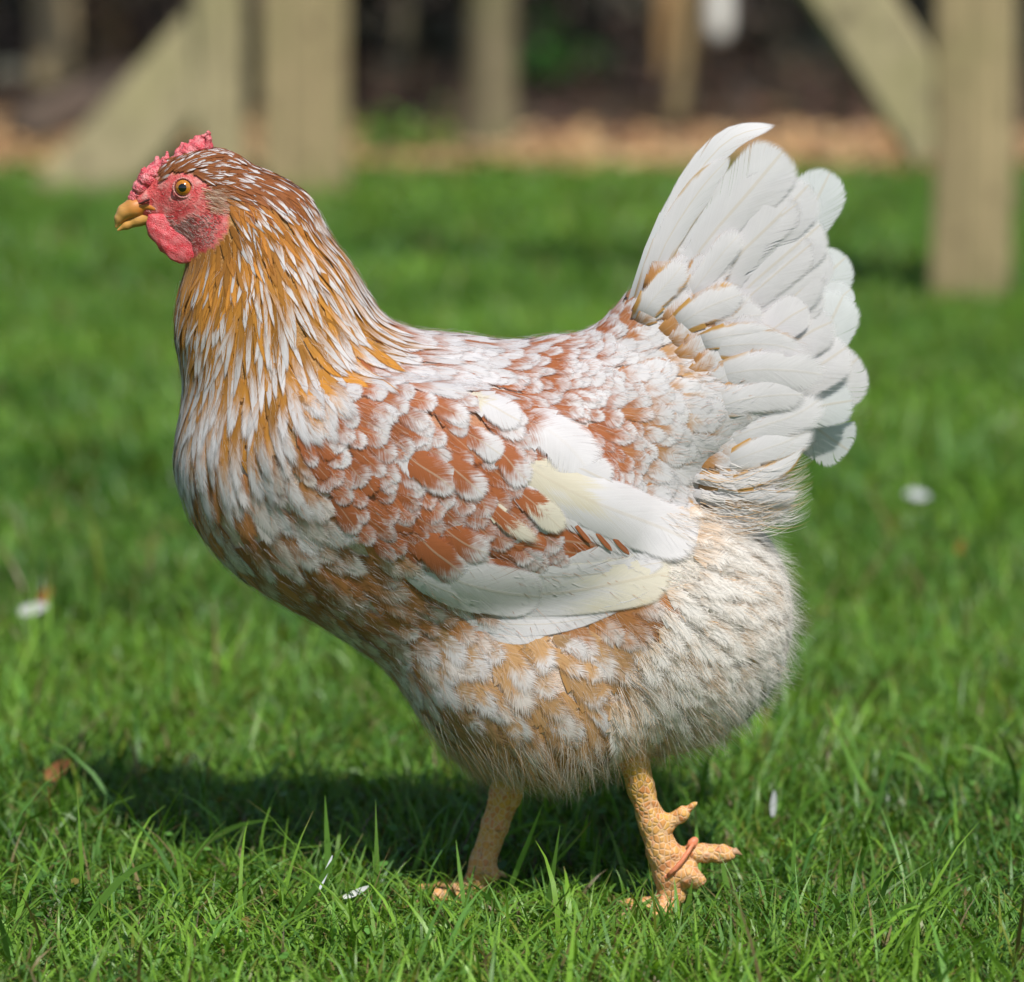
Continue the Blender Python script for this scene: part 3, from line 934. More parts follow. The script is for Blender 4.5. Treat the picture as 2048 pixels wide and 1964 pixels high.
P = gr(650, 1845); petal(P + [0.01, 0, 0.014], (0.95, 0.1, 0.25), (0, -0.7, 0.7), 0.015, 0.004, (0.60, 0.60, 0.58), "moulted_feather", "torn white feather lying in the grass below the breast", "feather", 0.3)
P = gr(1545, 1672); petal(P + [0, 0, 0.012], (0.05, 0.0, 1), (0, -0.8, 0.2), 0.016, 0.004, (0.50, 0.52, 0.53), "moulted_feather", "small white feather upright in the grass right of the rear foot", "feather", 0.05)

# ================================================================== THE HEN
hb = gr(1130, 1800)
HEN = empty("hen", (hb[0], 0.0, 0.0), label="white and rust red laced hen with orange hackles walking left on the grass", cat="hen")

B = SDF()
B.ell(915, 1000, 0, 470, 325, 262, 12, 60)              # trunk
B.ell(635, 955, 0, 255, 236, 200, 0, 80)               # breast
B.ell(1285, 1225, 0, 282, 268, 225, 20, 80)            # rear fluff
B.cone((655, 1075, 0, 92), (915, 1340, 0, 86), 70, 1.6)        # keel
B.ell(1035, 1322, 0, 212, 208, 225, 20, 80)            # belly
B.ell(1100, 1380, 120, 175, 165, 110, 30, 70)          # near thigh
B.ell(985, 1390, -110, 112, 150, 100, -10, 70)         # far thigh
B.cone((1180, 880, 0, 215), (1450, 790, 0, 128), 70, 0.85)   # rump to tail root
B.cone((612, 845, 0, 250), (545, 640, 0, 178), 80, 0.80)     # neck base
B.cone((545, 640, 0, 178), (510, 480, 0, 122), 50, 0.80)
B.cone((510, 480, 0, 122), (430, 395, 0, 88), 40, 0.78)
B.ell(1385, 705, 0, 185, 125, 62, -42, 50)                    # feathered tail fan root
B.cone((1275, 775, 0, 138), (1372, 525, 0, 50), 50, 0.7)      # upper tail root
B.ell(412, 395, 0, 100, 88, 66, 12, 25)                # skull
B.cone((372, 412, 0, 66), (304, 412, 0, 28), 18, 0.75)
B.cone((350, 372, 0, 48), (285, 394, 0, 18), 14, 0.75)  # face towards the beak
B.ell(376, 452, 0, 62, 42, 46, 20, 20)                 # jaw
B.cone((276, 403, 16, 5), (303, 390, 24, 6), 6)        # nostril flap
B.cone((276, 403, -16, 5), (303, 390, -24, 6), 6)
B.ell(900, 965, 205, 350, 175, 75, 14, 60)             # folded wings
B.ell(900, 965, -205, 350, 175, 75, 14, 60)
lo, hi = sdf_bounds(B, 0.012)
BV, BF = surfnet(B, lo, hi, 0.0026)

FACE = [(225, 470), (250, 402), (300, 340), (322, 361), (337, 350), (359, 343), (390, 350), (413, 363), (430, 373), (448, 386),
        (457, 404), (460, 450), (448, 474), (436, 489), (413, 503), (385, 512), (330, 500), (290, 450)]
bx, by = pr(BV)
SADDLE_ = [(690, 560), (1000, 640), (1180, 640), (1290, 480), (1600, 560), (1640, 1000), (1400, 1040), (1290, 1020), (1180, 960), (1090, 840), (980, 800), (700, 760), (640, 800)]
fm = inpoly(bx, by, FACE).astype(float)
# the mirror side of the face too: same x,z
BN = B.grad(BV)
ca = np.ones((len(BV), 4)); ca[:] = (0.60, 0.47, 0.38, 1)
ca[inpoly(bx, by, [(585, 800), (700, 760), (860, 770), (980, 800), (1075, 830), (1130, 930), (1120, 1010), (1080, 1090), (960, 1140), (840, 1120), (700, 1050), (600, 950)])] = (0.45, 0.20, 0.10, 1)
ca[inpoly(bx, by, SADDLE_)] = (0.64, 0.56, 0.51, 1)
neck = (by < 900) & (bx < 700)
ca[neck] = (0.42, 0.22, 0.07, 1)
fl = (bx > 1250) & (by > 1000)
ca[fl] = (0.62, 0.57, 0.50, 1)
crown = (by < 380) & (bx < 470) & (fm < 0.5)
ca[crown] = (0.20, 0.07, 0.025, 1)
mesh_obj("body", BV, BF, M_BODY, HEN, attrs={"ca": ca, "fp": np.stack([fm, fm, fm], 1)})

# ---------------------------------------------------------------- feathers laid on the body
VROW = np.array([0, .16, .34, .52, .68, .80, .89, .955, 1.0])
UCOL = np.array([-1, -.55, 0, .55, 1.0])

def prof(v, tip=0.62, base=0.45, sharp=0.5):
    a = base + (1 - base) * np.sin(np.clip(v / tip, 0, 1) * math.pi / 2)
    t = np.clip((v - tip) / (1 - tip), 0, 1)
    return np.where(v <= tip, a, np.maximum(1 - t ** 2, 0) ** sharp)

def lay(f, R, D, L, Wd, h0, lift, camber, tip, base, sharp, vr=VROW, uc=UCOL):
    """feathers following the surface f: roots R, tangents D -> vertices (N,nv,nu,3)"""
    N, nv, nu = len(R), len(vr), len(uc)
    P = f.snap(R, 0.0)
    n = f.grad(P)
    D = nrm(D - n * (D * n).sum(1, keepdims=True))
    out = np.zeros((N, nv, nu, 3))
    prev = 0.0
    roll = rng.uniform(-1, 1, N)
    for i, v in enumerate(vr):
        st = (v - prev) * L; prev = v
        P = P + D * st[:, None]
        P = f.snap(P, 0.0, 1)
        n = f.grad(P)
        D = nrm(D - n * (D * n).sum(1, keepdims=True))
        sd = np.cross(n, D)
        w = np.array([prof(np.array(v), a, b, c) for a, b, c in zip(tip, base, sharp)]) if np.ndim(tip) else prof(np.array(v), tip, base, sharp) * np.ones(N)
        w = w * Wd / 2
        for j, u in enumerate(uc):
            Q = P + sd * (u * w)[:, None]
            hh = h0 + lift * v ** 1.4 + camber * Wd * (1 - u * u) + roll * u * v * 0.0007
            out[:, i, j] = f.snap(Q, hh, 1)
    return out

def feather_attrs(N, nv, nu, vr, uc, seed, ca, cb, cc, fp, fq):
    U = np.zeros((N, nv, nu, 3))
    U[..., 0] = uc[None, None, :]; U[..., 1] = vr[None, :, None]; U[..., 2] = seed[:, None, None]
    ex = lambda a: np.repeat(a, nv * nu, axis=0)
    one = lambda a: np.concatenate([a, np.ones((len(a), 1))], 1)
    return {"fuv": U.reshape(-1, 3), "ca": ex(one(ca)), "cb": ex(one(cb)), "cc": ex(one(cc)), "fp": ex(fp), "fq": ex(fq)}

def grid_faces(N, nv, nu):
    q = np.array([[i * nu + j, i * nu + j + 1, (i + 1) * nu + j + 1, (i + 1) * nu + j] for i in range(nv - 1) for j in range(nu - 1)])
    return (np.arange(N)[:, None, None] * nv * nu + q[None]).reshape(-1, 4)

def opaque_mask(N, vr, uc):
    nv, nu = len(vr), len(uc)
    m = [1 if (vr[i + 1] <= 0.35 or (vr[i + 1] <= 0.58 and 0 < j < nu - 2)) else 0 for i in range(nv - 1) for j in range(nu - 1)]
    return np.tile(np.array(m, np.int32), N)

# flow over the body: x, y, direction (deg, 0 = right, 90 = down), length, width (px)
FLOW = np.array([
    (340, 322, -35, 26, 9), (380, 318, -18, 28, 10), (430, 312, 8, 32, 11), (420, 345, 0, 28, 10), (480, 335, 28, 42, 13), (470, 380, 40, 40, 13), (540, 375, 45, 62, 17), (500, 430, 68, 58, 15),
    (600, 430, 58, 92, 22), (655, 530, 62, 120, 27), (560, 500, 72, 95, 21), (480, 520, 92, 80, 18), (420, 545, 108, 70, 17),
    (400, 610, 112, 100, 21), (470, 620, 98, 120, 23), (560, 620, 80, 130, 27), (640, 630, 66, 130, 30), (700, 610, 55, 125, 32),
    (370, 700, 108, 130, 27), (450, 720, 100, 150, 30), (540, 730, 85, 150, 34), (620, 740, 66, 135, 38), (720, 690, 38, 120, 40),
    (360, 790, 98, 130, 34), (430, 820, 92, 140, 40), (520, 830, 80, 130, 46), (600, 830, 62, 105, 46),
    (790, 690, 18, 125, 42), (900, 690, 8, 115, 40), (1000, 700, 3, 95, 36), (1100, 690, -5, 85, 36), (1190, 690, -22, 80, 40), (1260, 630, -52, 90, 48), (1310, 560, -60, 110, 52),
    (820, 760, 20, 120, 50), (930, 760, 14, 105, 46), (1050, 760, 10, 80, 44), (1170, 780, 2, 78, 46), (1280, 730, -22, 90, 56), (1380, 680, -30, 105, 62),
    (1130, 860, 22, 74, 44), (1250, 870, 12, 84, 54), (1370, 810, -6, 100, 66), (1460, 780, -12, 125, 74), (1480, 700, -25, 130, 74),
    (1200, 960, 28, 74, 46), (1320, 950, 18, 100, 56), (1430, 900, 2, 120, 64), (1520, 880, -15, 130, 60), (1560, 960, -25, 120, 46),
    (640, 800, 42, 80, 54), (720, 800, 30, 92, 60), (630, 880, 46, 78, 56), (700, 880, 40, 84, 60), (800, 860, 34, 98, 66), (900, 850, 32, 108, 70), (1000, 880, 34, 110, 72),
    (660, 960, 44, 84, 62), (740, 970, 40, 90, 66), (830, 970, 38, 96, 70), (930, 960, 38, 104, 74), (760, 1060, 36, 86, 64), (860, 1070, 38, 96, 68), (960, 1060, 40, 100, 70), (1040, 980, 38, 110, 70),
    (440, 930, 80, 130, 56), (500, 940, 70, 125, 62), (560, 960, 58, 105, 62), (440, 1030, 66, 130, 60), (520, 1060, 56, 130, 68), (600, 1070, 48, 110, 66),
    (560, 1150, 48, 130, 64), (660, 1160, 40, 130, 70), (760, 1170, 32, 130, 72), (660, 1260, 44, 130, 62), (760, 1260, 40, 130, 70), (860, 1260, 38, 130, 72), (800, 1360, 50, 120, 58),
    (880, 1360, 52, 130, 62), (980, 1300, 48, 130, 70), (1080, 1290, 46, 120, 66), (1180, 1280, 44, 120, 62), (900, 1470, 72, 120, 50), (980, 1420, 62, 125, 60), (1080, 1390, 56, 125, 62), (1180, 1380, 58, 115, 56),
    (1000, 1520, 82, 110, 46), (1100, 1500, 80, 110, 48), (1200, 1470, 76, 100, 46),
    (1290, 1180, 32, 110, 56), (1380, 1120, 14, 110, 50), (1470, 1080, 5, 120, 46), (1560, 1120, 0, 100, 42), (1400, 1240, 28, 100, 50), (1500, 1220, 18, 95, 44), (1570, 1220, 15, 90, 40),
    (1300, 1320, 50, 100, 50), (1420, 1350, 42, 95, 44), (1520, 1330, 35, 90, 40), (1300, 1450, 70, 90, 42), (1400, 1440, 58, 90, 40)], float)

def flow(x, y):
    d2 = (x[:, None] - FLOW[None, :, 0]) ** 2 + (y[:, None] - FLOW[None, :, 1]) ** 2
    w = 1.0 / (d2 + 300.0) ** 1.6
    w /= w.sum(1, keepdims=True)
    a = np.radians(FLOW[:, 2])
    cx, sy = w @ np.cos(a), w @ np.sin(a)
    return np.arctan2(sy, cx), w @ FLOW[:, 3], w @ FLOW[:, 4]

WING = [(585, 800), (700, 760), (860, 770), (980, 800), (1075, 830), (1130, 930), (1120, 1010), (1080, 1090), (960, 1140), (840, 1120), (700, 1050), (600, 950)]
HACK = [(300, 250), (520, 300), (690, 520), (745, 625), (700, 720), (640, 800), (560, 860), (500, 905), (330, 900), (300, 700)]
SADDLE = [(745, 600), (1000, 640), (1180, 640), (1290, 480), (1600, 560), (1640, 1000), (1400, 1040), (1290, 1020), (1180, 960), (1090, 840), (980, 800), (700, 760), (640, 800)]
FLUFF = [(1260, 1040), (1420, 1000), (1640, 960), (1640, 1600), (1220, 1600), (1215, 1400), (1300, 1260), (1330, 1150)]

# blue-noise roots over the whole body surface
tri_c = BV[BF].mean(1)
e1 = BV[BF[:, 2]] - BV[BF[:, 0]]; e2 = BV[BF[:, 3]] - BV[BF[:, 1]]
area = 0.5 * np.linalg.norm(np.cross(e1, e2), axis=1)
fcx, fcy = pr(tri_c * np.array([1, -1, 1]) * np.where(tri_c[:, 1:2] > 0, 1, -1) * np.array([1, 1, 1])) if False else pr(np.stack([tri_c[:, 0], -np.abs(tri_c[:, 1]), tri_c[:, 2]], 1))
fa, fL, fW = flow(fcx, fcy)
dens = np.where(inpoly(fcx, fcy, HACK), 8.5, np.where(inpoly(fcx, fcy, SADDLE), 7.6, np.where(inpoly(fcx, fcy, WING), 8.0, 6.4))) / (fL * fW * S * S)
face_c = inpoly(fcx, fcy, FACE)
pw = area * dens * (~face_c)
pw[tri_c[:, 2] < un(1100, 1640)[2]] = 0
ncand = int(pw.sum() * 2.6)
pick = rng.choice(len(pw), ncand, p=pw / pw.sum())
cand = tri_c[pick] + rng.uniform(-0.5, 0.5, (ncand, 3)) * 0.0026
rr = 0.80 / np.sqrt(dens[pick])
acc = np.zeros((ncand, 3)); ak = []
na = 0
for i in range(ncand):
    if na:
        d = acc[:na] - cand[i]
        if (np.einsum('ij,ij->i', d, d)).min() < rr[i] ** 2: continue
    acc[na] = cand[i]; na += 1; ak.append(i)
ak = np.array(ak)
R = B.snap(cand[ak], 0.0)
rx, ry = pr(np.stack([R[:, 0], -np.abs(R[:, 1]), R[:, 2]], 1))
a, L, Wd = flow(rx, ry)
FLY = [(940, 1150), (1060, 1110), (1060, 995), (1110, 975), (1230, 1005), (1350, 1070), (1345, 1120), (1310, 1165), (1230, 1195), (1090, 1235), (970, 1235), (910, 1205)]
keep = ~(inpoly(rx, ry, FLY) & (R[:, 1] < 0))
R, rx, ry, a, L, Wd = R[keep], rx[keep], ry[keep], a[keep], L[keep], Wd[keep]
N = len(R)
a = a + rng.normal(0, 0.20, N)
L = L * rng.uniform(0.72, 1.25, N) * S
Wd = Wd * rng.uniform(0.68, 1.25, N) * S
D = np.cos(a)[:, None] * RIGHT - np.sin(a)[:, None] * np.array([0, 0, 1.0])
tx, ty = rx + np.cos(a) * L / S * 0.75, ry + np.sin(a) * L / S * 0.75
kind = np.full(N, 'breast', dtype=object)
kind[(rx > 830) & (ry > 1250)] = 'thigh'
kind[inpoly(rx, ry, SADDLE)] = 'saddle'
kind[inpoly(rx, ry, WING)] = 'wing'
kind[inpoly(rx, ry, HACK)] = 'hackle'
wg = kind == 'wing'; Wd[wg] *= 0.86; L[wg] *= 0.9
kind[inpoly(rx, ry, FLUFF)] = 'fluff'
near = R[:, 1] < 0.012

WHITE = np.array([0.70, 0.68, 0.685]); RUST = np.array([0.40, 0.125, 0.042]); GOLD = np.array([0.53, 0.235, 0.035]); ORNG = np.array([0.40, 0.14, 0.025])
DARKR = np.array([0.20, 0.062, 0.020]); TAN = np.array([0.56, 0.33, 0.15]); CREAM = np.array([0.72, 0.66, 0.52])
ca = np.tile(RUST, (N, 1)); cb = np.tile(WHITE, (N, 1)); cc = np.tile(RUST, (N, 1))
fp = np.zeros((N, 4)); fq = np.zeros((N, 4))
fp[:, 2] = 0.25; fq[:, 0] = L / 0.001; fq[:, 2] = 0.26; fq[:, 3] = 0.25
thr = np.full(N, 0.5); ew = np.zeros(N); h0 = np.full(N, 0.0006); lift = np.full(N, 0.0010); cam_ = np.full(N, 0.018)
tipp = np.full(N, 0.62); basep = np.full(N, 0.22); sharp = np.full(N, 0.5)
r1, r2, r3 = rng.random(N), rng.random(N), rng.random(N)
vn = vnoise(np.stack([tx, ty], 1), 0.018, 21)      # patches of colour, ~100 px across
# hackle: white centres, gold to rust margins
m = kind == 'hackle'
up = np.clip((620 - ty) / 260, 0, 1)               # 1 near the head
tt = np.clip(1 - up * 1.1, 0, 1)[:, None]
gold = GOLD * tt + ORNG * (1 - tt)
gold = gold * rng.uniform(0.6, 1.25, (N, 1))
headn = (ry < 400)
gold[headn] = gold[headn] * 0.25 + DARKR * 0.85
pwht = np.clip(0.48 + 0.55 * np.clip((ty - 520) / 250, 0, 1) + 0.35 * np.clip((tx - 540) / 120, 0, 1), 0.12, 0.93)
pwht = np.where((tx < 470) & (ty < 640), 0.16, pwht)
pwht = np.where(headn, 0.34, pwht)
isw = r1 < pwht
ca[m] = gold[m]; cb[m] = np.where(isw[m][:, None], WHITE * rng.uniform(0.85, 1.03, (m.sum(), 1)), gold[m] * 1.15); cc[m] = gold[m] * 0.95
thr[m] = 0.40 + 0.2 * r2[m]; ew[m] = np.clip(0.42 - 0.22 * np.clip((ty[m] - 680) / 180, 0, 1) + 0.16 * (r3[m] - .5), 0.14, 0.7)
tipp[m] = 0.5; sharp[m] = 0.9; basep[m] = 0.5; h0[m] = 0.0010; lift[m] = 0.0014 * np.clip(L[m] / (120 * S), 0.3, 1.2); fp[m, 2] = 0.45; Wd[m] *= 0.72; L[m] *= 1.25
lowh = m & (ty > 820); lift[lowh] += 0.0008; fp[lowh, 2] = 0.7; Wd[lowh] *= 1.25; sharp[lowh] = 0.65; cb[lowh] = WHITE * rng.uniform(0.9, 1.02, (lowh.sum(), 1))
# wing coverts: rust with white crescent tips, whiter above
m = kind == 'wing'
wht = np.clip((900 - ty) / 130, 0, 1) * 0.8
thr[m] = np.clip(0.84 - 0.30 * wht[m] - 0.12 * r1[m] - 0.08 * np.clip(vn[m], -1, 1), 0.35, 0.9)
allw = (r2 < 0.06 + 0.26 * wht) & m
thr[allw] = 0.3
pure = (r2 > 0.90) & m & (ty > 900)
thr[pure] = 1.2
cb[m] = WHITE * rng.uniform(0.88, 1.02, (m.sum(), 1)); h0[m] = 0.0012; lift[m] = 0.0013; cam_[m] = 0.022; tipp[m] = 0.66; sharp[m] = 0.48; fp[m, 2] = 0.40; fq[m, 1] = 0.25
ca[m] = RUST * rng.uniform(0.82, 1.15, (m.sum(), 1))
# saddle and back: white feathers, rust base and thin rust lacing; tan and sparser towards the tail
m = kind == 'saddle'
rear = np.clip((tx - 1240) / 180, 0, 1)
front = np.clip((1000 - tx) / 160, 0, 1)
rc = RUST * (1 - rear[:, None]) + np.array([0.54, 0.30, 0.12]) * rear[:, None]
ca[m] = rc[m]; cc[m] = rc[m]
thr[m] = np.clip(0.71 + 0.18 * vn[m] - 0.42 * rear[m] - 0.16 * front[m] + 0.24 * (r1[m] - .5), 0.12, 0.9)
ew[m] = np.clip(np.where(r2[m] < 0.68, 0.17, 0.0) * (1 - 0.3 * rear[m]) * (1 - 0.4 * front[m]) + 0.12 * (r3[m] - 0.4), 0, 0.34)
cb[m] = WHITE * rng.uniform(0.9, 1.04, (m.sum(), 1)); sharp[m] = 0.5; tipp[m] = 0.66; h0[m] = 0.0008; lift[m] = 0.0010; fq[m, 1] = 0.15; fp[m, 2] = 0.40
# breast
m = kind == 'breast'
low = np.clip((ty - 1130) / 200, 0, 1)
rc = np.array([0.46, 0.20, 0.065]) * rng.uniform(0.7, 1.2, (N, 1))
ca[m] = rc[m]; cc[m] = rc[m]; bw = rng.random((m.sum(), 1)) * 0.45; cb[m] = (WHITE * (1 - bw) + np.array([0.68, 0.52, 0.38]) * bw)
thr[m] = np.clip(0.63 + 0.26 * vn[m] + 0.30 * (r1[m] - .5), 0.1, 1.0); ew[m] = np.where(r2[m] < 0.45, 0.18, 0.0)
brown = m & (tx < 520) & (ty > 960) & (r3 < 0.30); thr[brown] = 1.2
fp[m, 2] = 0.65; lift[m] = 0.0015; tipp[m] = 0.58; fq[m, 2] = 0.28
# thigh and belly: looser, white blotched tan
m = kind == 'thigh'
ca[m] = TAN * rng.uniform(0.7, 1.1, (m.sum(), 1)); cc[m] = np.array([0.52, 0.28, 0.10]); bw = rng.random((m.sum(), 1)) * 0.4; cb[m] = WHITE * (1 - bw) + np.array([0.70, 0.55, 0.40]) * bw
thr[m] = np.clip(0.58 + 0.28 * vn[m] + 0.34 * (r1[m] - .5), 0.1, 1.0); ew[m] = np.where(r2[m] < 0.5, 0.22, 0.0)
lowt = m & (ty > 1470); thr[lowt] += 0.25; fp[m, 2] = 0.7; fp[lowt, 2] = 0.9; lift[m] = 0.0020; fq[m, 2] = 0.16
# fluff underlayer
m = kind == 'fluff'
ca[m] = np.array([0.66, 0.50, 0.36]); cb[m] = np.array([0.78, 0.74, 0.69]); cc[m] = np.array([0.62, 0.40, 0.22])
thr[m] = 0.35; fp[m, 2] = 0.9; lift[m] = 0.0015; ew[m] = np.where((r1[m] < 0.35), 0.2, 0)
L[m] *= 0.9; thr[m] = np.clip(0.4 + 0.3 * vn[m], 0.1, 0.9); lift[m] = 0.0055; h0[m] = 0.0015
fp[:, 0] = thr; fp[:, 1] = ew; fq[:, 0] = L / 0.001

FV = lay(B, R, D, L, Wd, h0, lift, cam_, tipp, basep, sharp)
nv, nu = len(VROW), len(UCOL)
seed = rng.random(N)

wing_root = un(900, 965, -260 * S)
NAMES = {'hackle': 'hackle_feather', 'wing': 'covert_feather', 'saddle': 'saddle_feather', 'breast': 'breast_feather', 'thigh': 'thigh_feather', 'fluff': 'fluff_feather'}
MASSN = {'hackle': 'hackle_plumage', 'wing': 'covert_plumage', 'saddle': 'saddle_plumage', 'breast': 'breast_plumage', 'thigh': 'thigh_plumage', 'fluff': 'fluff_plumage'}
F1 = grid_faces(1, nv, nu)

# wing and tail bases: the flesh under the feathers, which carry those feathers
W1 = SDF().ell(900, 965, 150, 320, 150, 100, 14)
wl, wh = sdf_bounds(W1, 0.01)
V, F = surfnet(W1, wl, wh, 0.008)
WINGP = mesh_obj("wing", V, F, M_BODY, HEN, attrs={"ca": np.tile((0.5, 0.38, 0.28, 1), (len(V), 1)), "fp": np.zeros((len(V), 3))}, label="folded wing with rust coverts and white flight feathers")
T1 = SDF().cone((1330, 820, 0, 95), (1440, 740, 0, 60), 20, 0.6)
wl, wh = sdf_bounds(T1, 0.01)
V, F = surfnet(T1, wl, wh, 0.006)
TAILP = mesh_obj("tail", V, F, M_BODY, HEN, attrs={"ca": np.tile((0.6, 0.5, 0.4, 1), (len(V), 1)), "fp": np.zeros((len(V), 3))}, label="upright fanned white tail")

for kd in NAMES:
    ids = np.where(kind == kd)[0]
    vis = ids[(R[ids, 1] < 0.02)]
    size = (L * Wd)[vis]
    vis = vis[np.argsort(-size)]
    single = vis[:290] if kd in ('hackle', 'wing', 'saddle', 'breast', 'thigh') else vis[:0]
    sset = set(single.tolist())
    rest = np.array([i for i in ids if i not in sset], int)
    par = WINGP if kd == 'wing' else HEN
    for i in single:
        s_ = slice(i, i + 1)
        at = feather_attrs(1, nv, nu, VROW, UCOL, seed[s_], ca[s_], cb[s_], cc[s_], fp[s_], fq[s_])
        mesh_obj(NAMES[kd], FV[i].reshape(-1, 3), F1, M_F, par, attrs=at, mi=opaque_mask(1, VROW, UCOL))
    if len(rest):
        at = feather_attrs(len(rest), nv, nu, VROW, UCOL, seed[rest], ca[rest], cb[rest], cc[rest], fp[rest], fq[rest])
        mesh_obj(MASSN[kd], FV[rest].reshape(-1, 3), grid_faces(len(rest), nv, nu), M_F, HEN, attrs=at, mi=opaque_mask(len(rest), VROW, UCOL), kind="stuff")
print("FEATHERS", {k: int((kind == k).sum()) for k in NAMES}, "near", {k: int(((kind == k) & (R[:, 1] < 0.02)).sum()) for k in NAMES})

# ---------------------------------------------------------------- single large feathers drawn along their own shafts
def spline(pts, ts):
    pts = np.array(pts, float); n = len(pts)
    x = np.linspace(0, 1, n)
    P = np.concatenate([[2 * pts[0] - pts[1]], pts, [2 * pts[-1] - pts[-2]]])
    out = []
    for t in ts:
        s = min(t * (n - 1), n - 1 - 1e-9); i = int(s); f = s - i
        p0, p1, p2, p3 = P[i], P[i + 1], P[i + 2], P[i + 3]
        out.append(0.5 * ((2 * p1) + (-p0 + p2) * f + (2 * p0 - 5 * p1 + 4 * p2 - p3) * f * f + (-p0 + 3 * p1 - 3 * p2 + p3) * f ** 3))
    return np.array(out)

BVR = np.array([0, .1, .22, .34, .46, .57, .67, .76, .83, .89, .935, .97, .99, 1.0])
BUC = np.array([-1, -.72, -.4, -.12, .12, .4, .72, 1.0])

def trace(x, y):
    d = nrm(ray(x, y)); P = CAM + d * 1.6
    for _ in range(40):
        s = B(P); P = P + d * np.clip(s, -0.01, 0.05)[:, None]
    return P

def big_feather(name, path, width, parent, depth=None, h=None, tip=0.7, base=0.4, sharp=0.5, a=WHITE, b=WHITE, c=WHITE, thr=0.3, ew=0.0,
                fray=0.14, split=0.7, shaft=0.42, tr=0.24, camber=0.055, wave=0.0, soft=0.08, twist=0.0, label=None, asym=0.0):
    """path in photo px; either depth=(start,end) px towards the camera, or h = px above the body surface (start,end)"""
    vr, uc = BVR, BUC
    C = spline(path, vr)
    T = np.gradient(C, vr, axis=0); T /= np.linalg.norm(T, axis=1, keepdims=True)
    Nn = np.stack([-T[:, 1], T[:, 0]], 1)
    w = prof(vr, tip, base, sharp) * width / 2
    X = C[:, 0, None] + Nn[:, 0, None] * (uc[None] + asym * (1 - uc[None] ** 2)) * w[:, None]
    Y = C[:, 1, None] + Nn[:, 1, None] * (uc[None] + asym * (1 - uc[None] ** 2)) * w[:, None]
    sd = rng.random()
    cm = camber * width * S * (1 - uc[None] ** 2) * np.sin(np.pi * np.clip(vr, 0.08, 0.96))[:, None]
    cm = cm + wave * S * width * np.sin(vr[:, None] * 9 + uc[None] * 2.5 + sd * 20) * np.abs(uc[None])
    cm = cm + twist * S * width * uc[None] * vr[:, None]
    if depth is not None:
        d = (depth[0] - 45 * (1 - np.clip(vr / 0.25, 0, 1)) ** 2 + (depth[1] - depth[0]) * vr)[:, None] * S + cm
        P = un(X.ravel(), Y.ravel(), -d.ravel())
    else:
        P = trace(X.ravel(), Y.ravel())
        n = B.grad(P)
        hs = 2.0 + np.array(h) * 0.16
        hh = ((hs[0] * (0.15 + 0.85 * np.clip(vr / 0.4, 0, 1)) + (hs[1] - hs[0]) * vr)[:, None] * S + cm * 0.6).ravel()
        P = P + n * hh[:, None]
    if ew == 0.0 and depth is not None and width > 60: ew, c = 0.035, np.array([0.56, 0.54, 0.52])  # grey rim paints in the shadow along overlapping feather edges
    Lp = np.linalg.norm(np.diff(C, axis=0), axis=1).sum() * S
    A = lambda q: np.array([q], float)
    at = feather_attrs(1, len(vr), len(uc), vr, uc, np.array([sd]), A(a), A(b), A(c), A((thr, ew, fray, split)), A((Lp / 0.001 * 1.25, shaft, soft, tr)))
    return mesh_obj(name, P, grid_faces(1, len(vr), len(uc)), M_F, parent, attrs=at, mi=opaque_mask(1, vr, uc), label=label)

LW = WHITE * 1.02
# --- tail, far side first
def tl(path, width, d0, d1, **kw):
    return big_feather("tail_feather", path, width, TAILP, depth=(d0, d1), **kw)
GREYW = np.array([0.70, 0.72, 0.72])
tl([(1440, 660), (1540, 520), (1620, 420), (1664, 338)], 118, -40, -95, tip=0.78, a=GREYW, b=GREYW, tr=0.35)
tl([(1470, 720), (1560, 620), (1640, 560), (1697, 510)], 112, -30, -70, tip=0.78, a=GREYW, b=GREYW, tr=0.3)
tl([(1470, 760), (1580, 660), (1660, 610), (1706, 575)], 80, -30, -60, tip=0.8, sharp=0.6, a=GREYW, b=GREYW, tr=0.3)
tl([(1470, 830), (1580, 740), (1650, 660), (1690, 585)], 118, -10, -40, tip=0.78, sharp=0.4, a=GREYW, b=GREYW, tr=0.3)
tl([(1480, 850), (1580, 800), (1660, 760), (1722, 712)], 150, 0, -25, tip=0.74, sharp=0.45, tr=0.28)
tl([(1530, 790), (1600, 830), (1655, 872), (1700, 903)], 118, -30, -60, tip=0.78, sharp=0.35, a=GREYW, b=GREYW, tr=0.3, split=3.0)
tl([(1500, 820), (1590, 850), (1640, 880), (1668, 905)], 90, -60, -90, tip=0.7, a=GREYW, b=GREYW, tr=0.3)
# --- tail, near fan, lowest first
tl([(1380, 800), (1480, 700), (1570, 620), (1640, 560)], 112, 40, 14, tip=0.82)
tl([(1370, 770), (1490, 640), (1590, 555), (1652, 492)], 116, 44, 18, tip=0.84, wave=0.03)
tl([(1350, 740), (1470, 600), (1570, 510), (1646, 445)], 122, 48, 21, tip=0.84, wave=0.03)
tl([(1330, 700), (1450, 540), (1550, 440), (1622, 365)], 128, 52, 24, tip=0.85, wave=0.03, sharp=0.45)
tl([(1300, 660), (1400, 500), (1496, 386), (1572, 296)], 134, 56, 27, tip=0.88, wave=0.03, sharp=0.45)
tl([(1262, 640), (1318, 490), (1392, 352), (1464, 276), (1554, 250)], 58, 60, 10, tip=0.55, base=0.6, sharp=0.7, twist=0.2, a=GREYW, b=LW, shaft=0.5, split=1.2)
tl([(1270, 640), (1330, 490), (1400, 380), (1462, 312)], 62, 62, 34, tip=0.6, base=0.5, c=np.array([0.5, 0.36, 0.2]), ew=0.10, sharp=0.7)
tl([(1400, 790), (1500, 680), (1580, 600), (1648, 532)], 96, 46, 22, tip=0.82, fray=0.25, wave=0.03)
